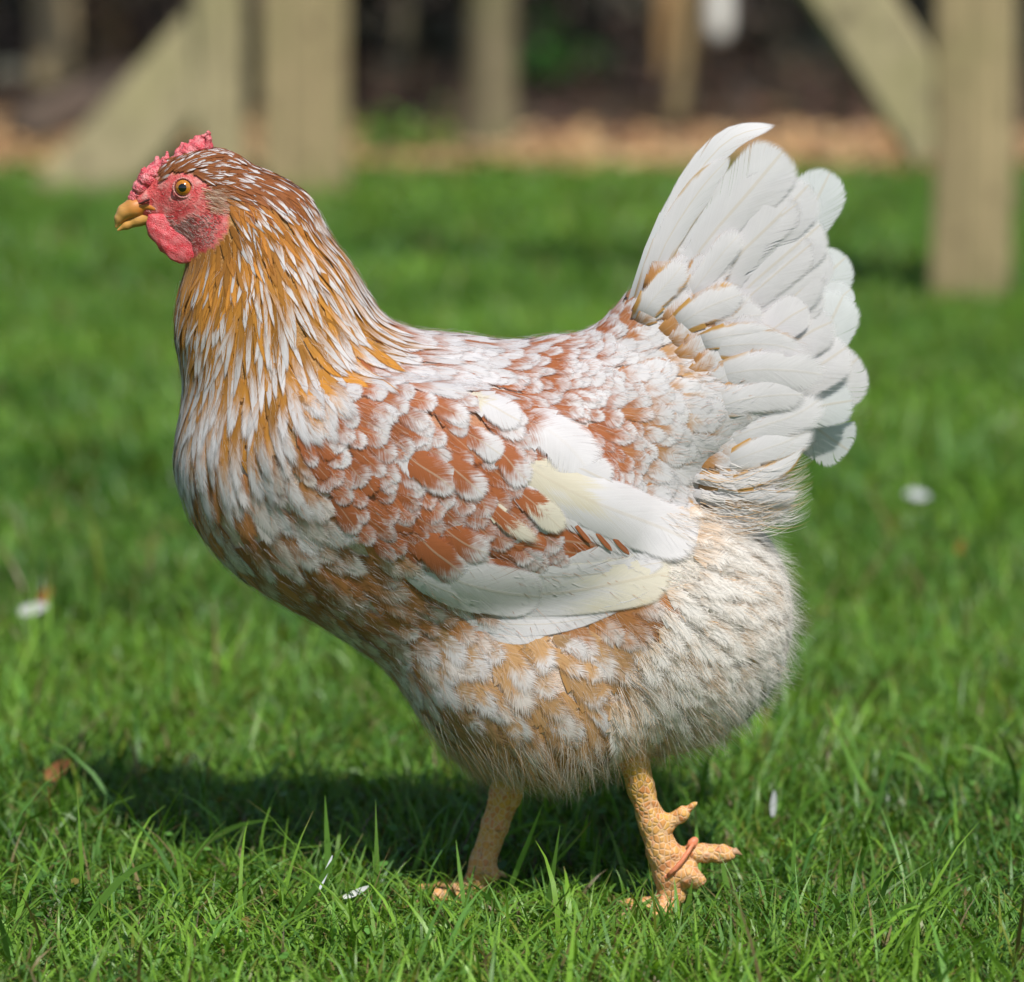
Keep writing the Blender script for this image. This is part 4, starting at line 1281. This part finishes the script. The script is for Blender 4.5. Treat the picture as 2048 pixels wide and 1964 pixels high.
tl([(1360, 740), (1470, 620), (1560, 540), (1632, 480)], 90, 50, 26, tip=0.82, fray=0.25, wave=0.03)
tl([(1330, 700), (1440, 560), (1530, 460), (1604, 400)], 86, 54, 30, tip=0.82, fray=0.25, wave=0.03)
tl([(1300, 660), (1390, 520), (1470, 420), (1540, 350)], 84, 58, 34, tip=0.8, fray=0.25, wave=0.03)
tl([(1430, 830), (1530, 730), (1610, 670), (1672, 640)], 104, 44, 10, tip=0.8, fray=0.2, tr=0.28, wave=0.03)
tl([(1450, 850), (1560, 780), (1640, 730), (1700, 690)], 110, 34, 0, tip=0.8, fray=0.2, tr=0.28, wave=0.03)
tl([(1470, 860), (1570, 830), (1650, 810), (1712, 800)], 96, 20, -15, tip=0.8, fray=0.2, tr=0.3, a=GREYW, b=GREYW)
tl([(1420, 790), (1500, 700), (1570, 640), (1618, 612)], 84, 62, 30, tip=0.8)
# --- tail coverts
GE = np.array([0.56, 0.31, 0.09])
def tc(path, width, d0, d1, **kw):
    kw.setdefault('c', GE); kw.setdefault('shaft', 0.2); kw.setdefault('fray', 0.4); kw.setdefault('soft', 0.2)
    q = np.clip((path[0][1] - 600) / 130.0, 0, 1) * 0.5 + 0.5
    return big_feather("tail_covert", path, width, TAILP, depth=(d0 * q, d1 * q), **kw)
tc([(1330, 590), (1385, 520), (1440, 455), (1474, 415)], 74, 100, 78, ew=0.0)
tc([(1345, 640), (1400, 565), (1450, 500), (1488, 460)], 66, 105, 84, ew=0.08)
tc([(1270, 655), (1305, 600), (1345, 555), (1372, 520)], 74, 118, 104, ew=0.22, tip=0.66)
tc([(1330, 670), (1395, 625), (1450, 600), (1492, 586)], 82, 122, 100, ew=0.2, tip=0.62)
tc([(1400, 660), (1450, 640), (1500, 632), (1532, 630)], 66, 118, 96, ew=0.0)
tc([(1400, 760), (1500, 740), (1590, 742), (1660, 752)], 96, 118, 78, ew=0.06, tip=0.74)
tc([(1390, 700), (1470, 690), (1550, 690), (1625, 712)], 70, 124, 86, ew=0.14, tip=0.6)
tc([(1380, 690), (1450, 672), (1520, 668), (1585, 690)], 56, 130, 96, ew=0.22, tip=0.5, sharp=0.8)
tc([(1410, 900), (1500, 860), (1590, 830), (1652, 790)], 92, 112, 70, ew=0.05, tip=0.74)
tc([(1420, 940), (1510, 905), (1580, 880), (1632, 850)], 78, 118, 70, ew=0.14, tip=0.7)
tc([(1400, 830), (1480, 800), (1560, 790), (1622, 790)], 80, 126, 82, ew=0.05, tip=0.7)
tc([(1420, 980), (1500, 960), (1570, 930), (1615, 880)], 46, 118, 80, ew=0.3, tip=0.5, sharp=0.9, fray=0.5)
BLEND = [(1262, 640), (1292, 560), (1330, 520), (1400, 590), (1450, 690), (1450, 900), (1390, 930), (1360, 800), (1330, 690)]
bl_pts = []
for _t in range(4000):       # laced coverts climbing from the saddle onto the tail
    x, y = rng.uniform(1255, 1460), rng.uniform(515, 935)
    if inpoly(np.array([x]), np.array([y]), BLEND)[0] and all((x - p) ** 2 + (y - q) ** 2 > 25 ** 2 for p, q in bl_pts): bl_pts.append((x, y))
for (x, y) in bl_pts:
    an = math.radians(-62 + 58 * np.clip((y - 540) / 330.0, 0, 1)) + rng.normal(0, 0.12)
    ln = rng.uniform(78, 118); ca_, sa_ = math.cos(an), math.sin(an)
    out = (x - 1262) * 0.62 + (760 - y) * 0.30          # px away from the saddle
    dp = (111 - 62 * (775 - y) / 250.0 - 0.04 * out + 10) if y < 775 else 121 - 0.14 * out
    lace = rng.random() < 0.75
    big_feather("tail_covert", [(x - ca_ * 18, y - sa_ * 18), (x + ca_ * ln * 0.3, y + sa_ * ln * 0.3), (x + ca_ * ln * 0.65, y + sa_ * ln * 0.65 - 2), (x + ca_ * ln, y + sa_ * ln)],
                rng.uniform(46, 66), TAILP, depth=(dp - 8, dp - 16), a=np.array([0.50, 0.24, 0.08]), b=WHITE * rng.uniform(0.92, 1.03), c=np.array([0.53, 0.28, 0.10]),
                thr=rng.uniform(0.25, 0.68), ew=rng.uniform(0.14, 0.28) if lace else 0.0, fray=0.4, soft=0.25, shaft=0.2, camber=0.04, tip=0.66, base=0.08)
for i in range(18):       # soft lower tail coverts drooping over the fluff
    x0 = 1375 + rng.uniform(-40, 40); y0 = 925 + i * 7.0 + rng.uniform(-8, 8)
    x1 = 1600 + rng.uniform(-40, 10) - max(0, (i - 9)) * 9; y1 = y0 - rng.uniform(5, 50) + 12
    gold_ = rng.random() < 0.3
    tc([(x0, y0), ((x0 + x1) / 2 - 15, y0 + rng.uniform(5, 22)), (x1 - 30, y1 + 14), (x1, y1)], rng.uniform(26, 44), 122 - i * 0.6 + rng.uniform(-8, 8), 66 + rng.uniform(-20, 20),
       ew=0.25 if gold_ else 0.0, tip=0.5, sharp=0.8, base=0.2, fray=0.8, a=TAN if gold_ else WHITE, b=WHITE, thr=0.45, soft=0.2, tr=0.3, camber=0.06)

# --- flight feathers of the near wing (h = px above the body surface)
def fw(path, width, h0_, h1_, **kw):
    return big_feather(kw.pop('name', "flight_feather"), path, width, WINGP, h=(h0_, h1_), **kw)
CR = np.array([0.71, 0.66, 0.54])
fw([(920, 1225), (985, 1262), (1040, 1275), (1092, 1272)], 34, 12, 12, tip=0.5, sharp=0.9, base=0.6, split=0)
fw([(870, 1195), (960, 1238), (1090, 1248), (1240, 1222)], 52, 18, 20, tip=0.55, sharp=0.85, base=0.6, split=0, label="long narrow white primary at the wing's lower edge")
fw([(880, 1178), (980, 1212), (1090, 1222), (1200, 1208)], 40, 24, 26, tip=0.6, sharp=0.8, base=0.6, a=CR, b=WHITE, split=0)
fw([(985, 1040), (1080, 1070), (1170, 1085), (1265, 1100)], 92, 22, 18, a=RUST, b=RUST, c=RUST, tip=0.8, shaft=0.3, split=1.5)
fw([(960, 1060), (1050, 1085), (1130, 1100), (1210, 1110)], 80, 26, 20, a=RUST, b=RUST * 1.1, c=TAN, ew=0.2, tip=0.8, shaft=0.3)
fw([(1020, 1140), (1130, 1135), (1230, 1112), (1330, 1105)], 66, 30, 34, a=LW, b=LW * 0.95, tip=0.85, sharp=0.5, base=0.7, shaft=0.1, split=1.0)
fw([(900, 1165), (1060, 1182), (1220, 1166), (1345, 1145)], 118, 34, 40, a=LW, b=CR, c=np.array([0.62, 0.5, 0.26]), thr=0.62, soft=0.2, ew=0.05, tip=0.86, sharp=0.45, base=0.75, shaft=0.4, split=0.25, label="cream white primary feather across the lower wing")
fw([(960, 1130), (1080, 1148), (1210, 1140), (1332, 1125)], 52, 42, 46, a=LW, b=LW * 0.97, c=CR, ew=0.06, tip=0.85, base=0.7, split=1.0, wave=0.02)
fw([(940, 1195), (1060, 1205), (1180, 1198), (1300, 1180)], 40, 44, 46, a=CR, b=LW, tip=0.75, sharp=0.6, base=0.7, split=1.0, wave=0.02)
fw([(800, 1095), (890, 1145), (990, 1175), (1088, 1188)], 108, 40, 54, a=RUST, b=LW, thr=0.30, tip=0.80, sharp=0.45, base=0.55, shaft=0.3, split=0.3)
fw([(790, 1110), (860, 1160), (940, 1190), (1010, 1205)], 60, 44, 52, a=WHITE, b=LW, thr=0.2, tip=0.7, sharp=0.7, base=0.55, shaft=0.3)
# upper white secondary, folded over, with rust slits below it
fw([(1020, 965), (1120, 1005), (1220, 1050), (1330, 1098)], 96, 46, 50, a=CR, b=WHITE, c=RUST, thr=0.35, tip=0.86, sharp=0.5, base=0.7, shaft=0.2, split=2.0)
fw([(1010, 905), (1130, 978), (1270, 1040), (1398, 1096)], 118, 54, 66, a=CREAM, b=LW, thr=0.45, tip=0.86, sharp=0.45, base=0.72, shaft=0.3, split=0.1, camber=0.14, label="broad white secondary feather with rounded end")
for (x, y) in ((1150, 1048), (1190, 1062), (1222, 1070)):
    fw([(x - 22, y - 26), (x - 4, y - 4), (x + 12, y + 16), (x + 30, y + 36)], 9, 62, 62, a=RUST, b=RUST, c=RUST, tip=0.8, base=0.02, sharp=0.9, fray=0.05, camber=0.0, split=0, name="covert_feather")
# large wing coverts that single themselves out
cv = lambda *p, **kw: fw(*p, name="covert_feather", **kw)
cv([(1035, 840), (1090, 865), (1140, 905), (1180, 955)], 112, 62, 70, a=RUST, b=LW, thr=0.22, tip=0.74, sharp=0.45, shaft=0.1, fray=0.35, soft=0.2)
cv([(1080, 900), (1130, 925), (1180, 950), (1220, 968)], 82, 60, 64, a=WHITE, b=LW * 0.97, tip=0.7, sharp=0.5, fray=0.25)
cv([(1015, 965), (1060, 1000), (1095, 1030), (1128, 1062)], 62, 72, 78, a=RUST, b=CR, c=WHITE, thr=0.52, ew=0.12, tip=0.66, fray=0.3)
cv([(960, 985), (1000, 1030), (1040, 1060), (1090, 1085)], 44, 66, 72, a=RUST, b=CR, c=CREAM, thr=0.6, ew=0.25, tip=0.6, sharp=0.8, fray=0.6)
cv([(940, 795), (975, 815), (1010, 835), (1045, 852)], 66, 60, 66, a=CREAM, b=WHITE, tip=0.68, fray=0.35)
cv([(925, 862), (955, 880), (985, 900), (1006, 915)], 62, 62, 68, a=RUST, b=LW, thr=0.4, tip=0.68, fray=0.35, soft=0.2)
cv([(985, 890), (1010, 915), (1035, 945), (1062, 968)], 66, 58, 64, a=RUST, b=WHITE, thr=0.66, tip=0.7, fray=0.35, soft=0.2)
cv([(870, 905), (905, 935), (940, 965), (975, 995)], 74, 58, 66, a=RUST, b=WHITE, thr=0.72, tip=0.72, fray=0.35, soft=0.2)
cv([(800, 900), (840, 930), (880, 955), (915, 985)], 78, 56, 66, a=RUST, b=WHITE, thr=0.76, tip=0.72, fray=0.35, soft=0.2)
cv([(870, 1040), (910, 1070), (945, 1090), (985, 1105)], 72, 56, 66, a=RUST, b=WHITE, thr=0.74, tip=0.7, fray=0.35, soft=0.2)
cv([(820, 1050), (860, 1090), (900, 1120), (935, 1150)], 82, 56, 62, a=RUST, b=LW, thr=0.8, tip=0.7, fray=0.4, soft=0.2)

# ---------------------------------------------------------------- down: strands on the rear fluff, belly hem, thigh and face
def strands(name, R, D, L, w, col, droop=0.25, rows=5, wav=0.15, parent=HEN, nor=None):
    N = len(R)
    n0 = nrm(D)
    V = np.zeros((N, rows, 2, 3)); P = R.copy(); d = n0.copy()
    nor = np.array([0, -1.0, 0.3]) + np.zeros((N, 3)) if nor is None else nor
    side = nrm(np.cross(d, nor + np.array([0, -0.5, 0.5]) + rng.normal(0, 0.22, (N, 3))))
    for r in range(rows):
        t = r / (rows - 1)
        ww = (w * (1 - 0.85 * t))[:, None] * 0.5
        V[:, r, 0] = P - side * ww; V[:, r, 1] = P + side * ww
        P = P + d * (L / (rows - 1))[:, None]
        d = nrm(d + np.array([0, 0, -droop / rows]) + rng.normal(0, wav / rows * 2, (N, 3)))
    q = np.array([[2 * r, 2 * r + 1, 2 * r + 3, 2 * r + 2] for r in range(rows - 1)])
    F = (np.arange(N)[:, None, None] * rows * 2 + q[None]).reshape(-1, 4)
    C = np.repeat(np.concatenate([col, np.ones((N, 1))], 1), rows * 2, axis=0)
    return mesh_obj(name, V.reshape(-1, 3), F, M_ST, parent, attrs={"ca": C}, kind="stuff")

def pick_surface(n, mask_fn, weight=None):
    m = mask_fn(fcx, fcy)
    p = area * m
    if weight is not None: p = p * weight(fcx, fcy)
    i = rng.choice(len(p), n, p=p / p.sum())
    P = B.snap(tri_c[i] + rng.uniform(-1, 1, (n, 3)) * 0.002, 0.0)
    x, y = pr(np.stack([P[:, 0], -np.abs(P[:, 1]), P[:, 2]], 1))
    a, _, _ = flow(x, y)
    a += rng.normal(0, 0.16, n) + 0.30 * vnoise(np.stack([x, y], 1), 0.06, 31)
    D = np.cos(a)[:, None] * RIGHT - np.sin(a)[:, None] * np.array([0, 0, 1.0])
    g = B.grad(P)
    D = nrm(D - g * (D * g).sum(1, keepdims=True))
    return P, D, g, x, y

n = 12000
P, D_, g, x, y = pick_surface(n, lambda X, Y: inpoly(X, Y, FLUFF) & ~inpoly(X, Y, FLY))
col = np.array([0.84, 0.80, 0.75]) * rng.uniform(0.92, 1.08, (n, 1))
tb = np.clip((y - 1380) / 160, 0, 1) * 0.8 + np.clip((1340 - x) / 120, 0, 1) * 0.35 + 0.35 * np.clip(vnoise(np.stack([x, y], 1), 0.03, 77), 0, 1)
sel = rng.random(n) < tb
col[sel] = np.array([0.66, 0.46, 0.28]) * rng.uniform(0.8, 1.15, (sel.sum(), 1))
strands("fluff_down", P + g * rng.uniform(0, 0.004, (n, 1)), D_ + g * (rng.uniform(0.06, 1.0, (n, 1)) ** 1.6), rng.uniform(32, 82, n) * S, rng.uniform(0.00013, 0.00028, n), col, 0.2, nor=g)
n = 520       # wisps curling up under the tail
x = rng.uniform(1400, 1560, n); y = 930 + rng.uniform(0, 130, n) - (x - 1400) * 0.12
P = un(x, y, -(125 - (x - 1400) * 0.30 + rng.uniform(-50, 6, n)) * S)
D_ = nrm(np.stack([np.ones(n), rng.normal(0, 0.12, n), rng.normal(-0.28, 0.12, n) - 0.15], 1))
col = np.where(rng.random((n, 1)) < 0.14 + 0.25 * (vnoise(np.stack([x, y], 1), 0.05, 3) > 0.3)[:, None], np.array([0.68, 0.46, 0.26]) * rng.uniform(0.9, 1.2, (n, 1)), np.array([0.82, 0.79, 0.76]) * rng.uniform(0.92, 1.05, (n, 1)))
strands("undertail_wisps", P, D_, np.clip(rng.uniform(0.3, 1.0, n) * (1635 - x), 30, 190) * S, rng.uniform(0.0003, 0.0007, n), col, -1.5, 7, 0.1)
n = 5500
HEM = [(830, 1400), (1000, 1460), (1230, 1440), (1260, 1640), (900, 1640), (850, 1500)]
P, D_, g, x, y = pick_surface(n, lambda X, Y: inpoly(X, Y, HEM), lambda X, Y: 0.1 + np.clip((Y - 1460) / 100, 0, 1))
col = np.where((rng.random((n, 1)) < 0.5 - 0.3 * np.clip((x - 1080) / 120, 0, 1)[:, None]), np.array([0.62, 0.38, 0.18]) * rng.uniform(0.7, 1.15, (n, 1)), np.array([0.78, 0.72, 0.64]) * rng.uniform(0.85, 1.05, (n, 1)))
strands("hem_down", P + g * rng.uniform(0.001, 0.006, (n, 1)), D_ + g * rng.uniform(0.02, 0.3, (n, 1)), rng.uniform(30, 90, n) * S, rng.uniform(0.00014, 0.0003, n), col, 0.5, nor=g)
n = 15000       # loose barbs over breast, wing, saddle and back
P, D_, g, x, y = pick_surface(n, lambda X, Y: ~inpoly(X, Y, FACE) & ~inpoly(X, Y, FLUFF) & (Y > 420))
col = np.where(rng.random((n, 1)) < 0.3, np.array([0.46, 0.20, 0.085]) * rng.uniform(0.7, 1.3, (n, 1)), WHITE * rng.uniform(0.85, 1.05, (n, 1)))
hk = inpoly(x, y, HACK); col[hk] = np.where(rng.random((hk.sum(), 1)) < 0.6, GOLD, WHITE) * rng.uniform(0.7, 1.1, (hk.sum(), 1))
strands("loose_barbs", P + g * rng.uniform(0.0018, 0.0034, (n, 1)), D_ + g * rng.uniform(-0.04, 0.06, (n, 1)), rng.uniform(12, 34, n) * S, rng.uniform(0.0001, 0.0002, n), col, 0.03, nor=g)
# bristles on the face, ear tuft
n = 1500
JAW = [(318, 425), (350, 440), (420, 425), (440, 440), (420, 490), (385, 500), (345, 470)]
P, D_, g, x, y = pick_surface(n, lambda X, Y: inpoly(X, Y, JAW))
D_ = nrm(np.array([0.85, 0, -0.5]) + rng.normal(0, 0.12, (n, 3)))
col = np.where(rng.random((n, 1)) < 0.45, np.array([[0.26, 0.09, 0.06]]), np.array([[0.70, 0.55, 0.50]])) * rng.uniform(0.7, 1.05, (n, 1))
strands("face_bristles", P + g * 0.0003, D_ + g * 0.04, rng.uniform(10, 24, n) * S, rng.uniform(0.00014, 0.0003, n), col, 0.05, 4, 0.06)
n = 260
P, D_, g, x, y = pick_surface(n, lambda X, Y: inpoly(X, Y, FACE) & (X > 275))
col = np.array([[0.74, 0.55, 0.50]]) * rng.uniform(0.8, 1.05, (n, 1))
D_ = nrm(np.array([0.8, 0, -0.35]) + rng.normal(0, 0.3, (n, 3)))
strands("cheek_bristles", P + g * 0.0002, D_ + g * 0.25, rng.uniform(6, 13, n) * S, rng.uniform(0.00018, 0.0003, n), col, 0.05, 3)
n = 900
EAR = [(408, 380), (430, 372), (452, 392), (452, 418), (432, 430), (410, 420)]
P, D_, g, x, y = pick_surface(n, lambda X, Y: inpoly(X, Y, EAR))
D_ = nrm(np.array([0.9, 0, -0.25]) + rng.normal(0, 0.15, (n, 3)))
col = np.where(rng.random((n, 1)) < 0.4, np.array([[0.52, 0.28, 0.15]]), np.array([[0.82, 0.68, 0.54]])) * rng.uniform(0.85, 1.1, (n, 1))
strands("ear_tuft", P + g * 0.0005, D_ + g * 0.2, rng.uniform(14, 28, n) * S, rng.uniform(0.00016, 0.0003, n), col, 0.1, 4, 0.08)

# ---------------------------------------------------------------- head parts
def part(name, f, h, mat, parent=HEN, disp=None, colfn=None, label=None):
    l, hh = sdf_bounds(f, h * 3)
    V, F = surfnet(f, l, hh, h, disp)
    at = None
    if colfn is not None:
        x, y = pr(V); at = {"ca": np.concatenate([colfn(x, y, V), np.ones((len(V), 1))], 1)}
    return mesh_obj(name, V, F, mat, parent, attrs=at, label=label)

K = SDF()
for (x, y, d, r) in ((268, 396, 0, 12), (282, 376, 0, 17), (296, 358, 0, 20), (312, 344, 0, 16), (328, 336, 0, 13), (345, 326, 0, 12), (362, 314, 0, 14), (380, 304, 0, 17), (400, 297, 0, 18)):
    K.ell(x, y, d, r, r, r * 1.2, 0, 8)
for q in range(26):
    t = q / 25.0
    px_, py_ = (285 + 135 * t, 360 - 62 * t - 14 * math.sin(t * 3.0))
    ln = 10 + 14 * max(0, (t - 0.5) * 2) + rng.uniform(-5, 5)
    if 0.38 < t < 0.5: continue
    sx = rng.uniform(-3, 5)
    dp = rng.uniform(-14, 14)
    K.cone((px_, py_ - 4, dp, 7), (px_ + sx, py_ - 6 - ln, dp * 1.2, 4.2), 4)
part("comb", K, 0.0008, M_COMB, disp=lambda P: 0.0005 * vnoise(P, 1500, 9))

def beak_col(x, y, V):
    t = np.clip((x - 232) / 50, 0, 1)[:, None]
    base = np.array([0.60, 0.33, 0.10]) * (1 - t) + np.array([0.66, 0.23, 0.035]) * t
    hl = np.clip((425 - y) / 20, 0, 1)[:, None] * np.clip((x - 240) / 20, 0, 1)[:, None]
    return base * (1 - hl * 0.35) + np.array([0.34, 0.13, 0.05]) * hl * 0.35
U_ = SDF()
U_.cone((304, 406, 0, 17), (268, 416, 0, 19), 8, 1.0).cone((268, 416, 0, 19), (250, 424, 0, 15), 8).cone((250, 424, 0, 15), (239, 437, 0, 9.5), 7).cone((239, 437, 0, 9.5), (232, 455, 0, 2.8), 6)
U_.cone((296, 412, 14, 8), (322, 421, 26, 4), 6).cone((296, 412, -14, 8), (322, 421, -26, 4), 6)
BK = part("beak", U_, 0.0007, M_BEAK, colfn=beak_col)
L_ = SDF()
L_.cone((304, 434, 0, 15), (276, 440, 0, 12), 6).cone((276, 440, 0, 12), (254, 450, 0, 8.5), 6).cone((254, 450, 0, 8.5), (235, 461, 0, 2.4), 5)
part("lower_beak", L_, 0.0007, M_BEAK, BK, colfn=lambda x, y, V: np.tile((0.62, 0.32, 0.08), (len(x), 1)))
M_DARK = mat_plain("nostril_shadow_skin", (0.10, 0.03, 0.03), 0.6, 0.3)
for sg in (1, -1):
    f = SDF().cone((280, 407, sg * 22, 2.2), (298, 399, sg * 29, 2.6), 3)
    part("nostril", f, 0.0005, M_DARK, BK)
    # wattle, earlobe
    f = SDF().ell(342, 474, sg * 39, 58, 32, 6, 42, 10).ell(366, 494, sg * 42, 35, 29, 7, 20, 14).ell(316, 454, sg * 32, 24, 19, 8, 55, 12)
    part("wattle", f, 0.0009, M_WAT, disp=lambda P: 0.0004 * vnoise(P, 900, 13))
    f = SDF().ell(434, 446, sg * 62, 13, 26, 7, -10, 8).ell(424, 474, sg * 62, 9, 26, 6, 22, 8).ell(440, 420, sg * 60, 9, 16, 6, -10, 8)
    part("earlobe", f, 0.0008, M_EARL, disp=lambda P: 0.0006 * vnoise(P, 1500, 17))
    # eye
    ec = un(369, 375, -sg * 52 * S)
    Pq = ec.copy()
    nE = nrm(np.array([-0.12, -sg * 1.0, 0.05]))
    dq = B(np.array([Pq]))[0]
    ec = ec - nE * (dq + 0.0018)
    rE = 0.0051
    aE = nrm(np.cross(nE, [0, 0, 1.0])); bE = np.cross(aE, nE)
    V, F, mi = [], [], []
    rings = [0.0, 0.12, 0.25, 0.38, 0.46, 0.50, 0.62, 0.75, 0.88, 0.97, 1.05, 1.25, 1.57]
    for th in rings:
        for k in range(24):
            ph = 2 * math.pi * k / 24
            V.append(ec + rE * (nE * math.cos(th) + (aE * math.cos(ph) + bE * math.sin(ph)) * math.sin(th)))
    for i in range(len(rings) - 1):
        for k in range(24):
            F.append((i * 24 + k, (i + 1) * 24 + k, (i + 1) * 24 + (k + 1) % 24, i * 24 + (k + 1) % 24))
            mi.append(0 if rings[i + 1] <= 0.47 else (1 if rings[i + 1] <= 0.98 else 2))
    if 'M_PUP' not in globals():
        M_PUP = NT("pupil"); M_PUP = M_PUP.done(M_PUP.bsdf((0.004, 0.004, 0.004), 0.06, 0.6, None, Coat_Weight=1.0, Coat_Roughness=0.03))
        kk = NT("iris"); M_IRIS = kk.done(kk.bsdf(kk.mix(kk.smooth(kk.noise(kk.obj(), 1800, 3.0), 0.35, 0.65), (0.40, 0.12, 0.008), (0.58, 0.23, 0.015)), 0.15, 0.6, None, Coat_Weight=1.0, Coat_Roughness=0.03))
        kk = NT("eye_rim"); M_RIM = kk.done(kk.bsdf((0.05, 0.02, 0.015), 0.3, 0.5))
    eye = mesh_obj("eye", V, F, [M_PUP, M_IRIS, M_RIM], HEN)
    eye.data.polygons.foreach_set("material_index", np.array(mi, np.int32))
    # eyelid ring
    path = []
    V, F = [], []
    n1, n2 = 32, 8
    cr = ec + nE * rE * 0.50
    for i in range(n1):
        ph = 2 * math.pi * i / n1
        d = aE * math.cos(ph) * 1.04 + bE * math.sin(ph)
        for j in range(n2):
            q = 2 * math.pi * j / n2
            rad = rE * (0.10 + 0.02 * math.sin(ph * 3 + 1))
            V.append(cr + d * (rE * 1.02 + rad * math.cos(q)) + nE * rad * math.sin(q) * 0.9)
    for i in range(n1):
        for j in range(n2):
            F.append((i * n2 + j, ((i + 1) % n1) * n2 + j, ((i + 1) % n1) * n2 + (j + 1) % n2, i * n2 + (j + 1) % n2))
    mesh_obj("eyelid", V, F, mat_flesh("eyelid_flesh", (0.58, 0.14, 0.13), (0.66, 0.36, 0.32), 1500, 0.0006) if sg == 1 else bpy.data.materials["eyelid_flesh"], eye)

# ---------------------------------------------------------------- legs
def leg_col(x, y, V):
    t = np.clip((y - 1520) / 220, 0, 1)[:, None]
    return np.array([0.64, 0.34, 0.05]) * (1 - t) + np.array([0.66, 0.33, 0.12]) * t
def leg(shank, toes, claws, label):
    f = SDF()
    for p, q in zip(shank[:-1], shank[1:]): f.cone(p, q, 12)
    for t in toes:
        for (A, ra), (Bq, rb) in zip(t[:-1], t[1:]): f.wcone(A, Bq, ra, rb, 0.004)
    lg = part("leg", f, 0.0011, M_LEG, disp=lambda P: 0.0006 * vnoise(P, 900, 23), colfn=leg_col, label=label)
    for A, Bq, r in claws:
        A = np.array(A); Bq = np.array(Bq); mid = (A + Bq) / 2 + np.array([0, 0, 0.002])
        V, F = tube([A, mid, Bq], [r, r * 0.7, r * 0.12], 8)
        mesh_obj("claw", V, F, M_CLAW, lg)
    return lg
def toe(A, dirn, L, r, up=0.002):
    L = L * 0.42; r = r * 0.8
    """a front toe lying on the ground, three joints"""
    dirn = nrm(np.array([dirn[0], dirn[1], 0.0])); A = np.array(A)
    pts = [(A, r * 1.2)]
    for i, t in enumerate((0.3, 0.65, 1.0)):
        pts.append((np.array([A[0], A[1], 0]) + dirn * L * t + np.array([0, 0, up * (1.15 - 0.35 * t)]), r * (1.05 - 0.25 * t)))
    return pts
# near leg (trailing)
sh = [(1248, 1440, 95, 46), (1262, 1500, 92, 32), (1280, 1570, 88, 26), (1302, 1640, 86, 26), (1326, 1706, 86, 31), (1338, 1748, 86, 30), (1344, 1782, 86, 25)]
an = un(1344, 1786, -86 * S)
hal = [(un(1348, 1716, -84 * S), 0.0050), (un(1400, 1705, -84 * S), 0.0046), (un(1440, 1708, -82 * S), 0.0045), (un(1460, 1708, -82 * S), 0.0036)]
spur = [(un(1330, 1648, -88 * S), 0.0054), (un(1362, 1630, -90 * S), 0.0034), (un(1393, 1606, -92 * S), 0.0011)]
inner = [(un(1350, 1750, -92 * S), 0.0062), (un(1375, 1748, -98 * S), 0.0058), (un(1396, 1762, -100 * S), 0.0042)]
t1 = toe(an, (-1, -0.35), 0.052, 0.0062); t2 = toe(an, (-1, 0.25), 0.058, 0.0062); t3 = toe(an, (-0.5, -0.9), 0.045, 0.0060)
cl = [(t[-1][0], t[-1][0] + nrm(t[-1][0] - t[-2][0]) * 0.012 + np.array([0, 0, -0.003]), 0.0032) for t in (t1, t2, t3)]
cl.append((hal[-1][0], hal[-1][0] + np.array([0.0065, 0, -0.0005]), 0.003))
NL = leg(sh, [t1, t2, t3, hal, spur, inner], cl, "near yellow scaly leg with back spur and coral band")
# coral band round the foot
bp = [(1336, 1752, 122, 0), (1350, 1738, 125, 0), (1364, 1722, 122, 0), (1376, 1704, 116, 0), (1386, 1690, 106, 0), (1390, 1684, 90, 0), (1380, 1690, 70, 0), (1350, 1712, 52, 0), (1322, 1742, 66, 0), (1322, 1756, 98, 0), (1336, 1752, 122, 0)]
V, F = tube([un(x, y, -d * S) for (x, y, d, _) in bp], [0.0013] * len(bp), 8)
band = mesh_obj("leg_band", V, F, M_BAND, NL, label="coral plastic leg band")
f = SDF().ell(1384, 1688, 98, 10, 11, 8, 0, 5).ell(1390, 1680, 94, 8, 7, 8, 30, 5)
part("band_knot", f, 0.001, M_BAND, band) if False else part("band_knot", f, 0.001, M_BAND, NL)
# far leg (standing)
sh = [(1028, 1530, -34, 42), (1010, 1590, -34, 31), (991, 1650, -34, 27), (965, 1725, -34, 26), (948, 1785, -34, 27), (938, 1812, -34, 23)]
an = un(938, 1812, 34 * S)
t1 = toe(an, (-1, -0.5), 0.055, 0.0062); t2 = toe(an, (-1, 0.2), 0.06, 0.0062); t3 = toe(an, (-0.3, -1), 0.05, 0.0058)
hal = [(un(958, 1746, 30 * S), 0.0050), (un(978, 1746, 24 * S), 0.0042), (un(993, 1752, 22 * S), 0.0022)]
cl = [(t[-1][0], t[-1][0] + nrm(t[-1][0] - t[-2][0]) * 0.012 + np.array([0, 0, -0.003]), 0.0032) for t in (t1, t2, t3)]
cl.append((hal[-1][0], hal[-1][0] + np.array([0.006, 0, -0.001]), 0.0026))
leg(sh, [t1, t2, t3, hal], cl, "far yellow scaly leg standing in the shadow")
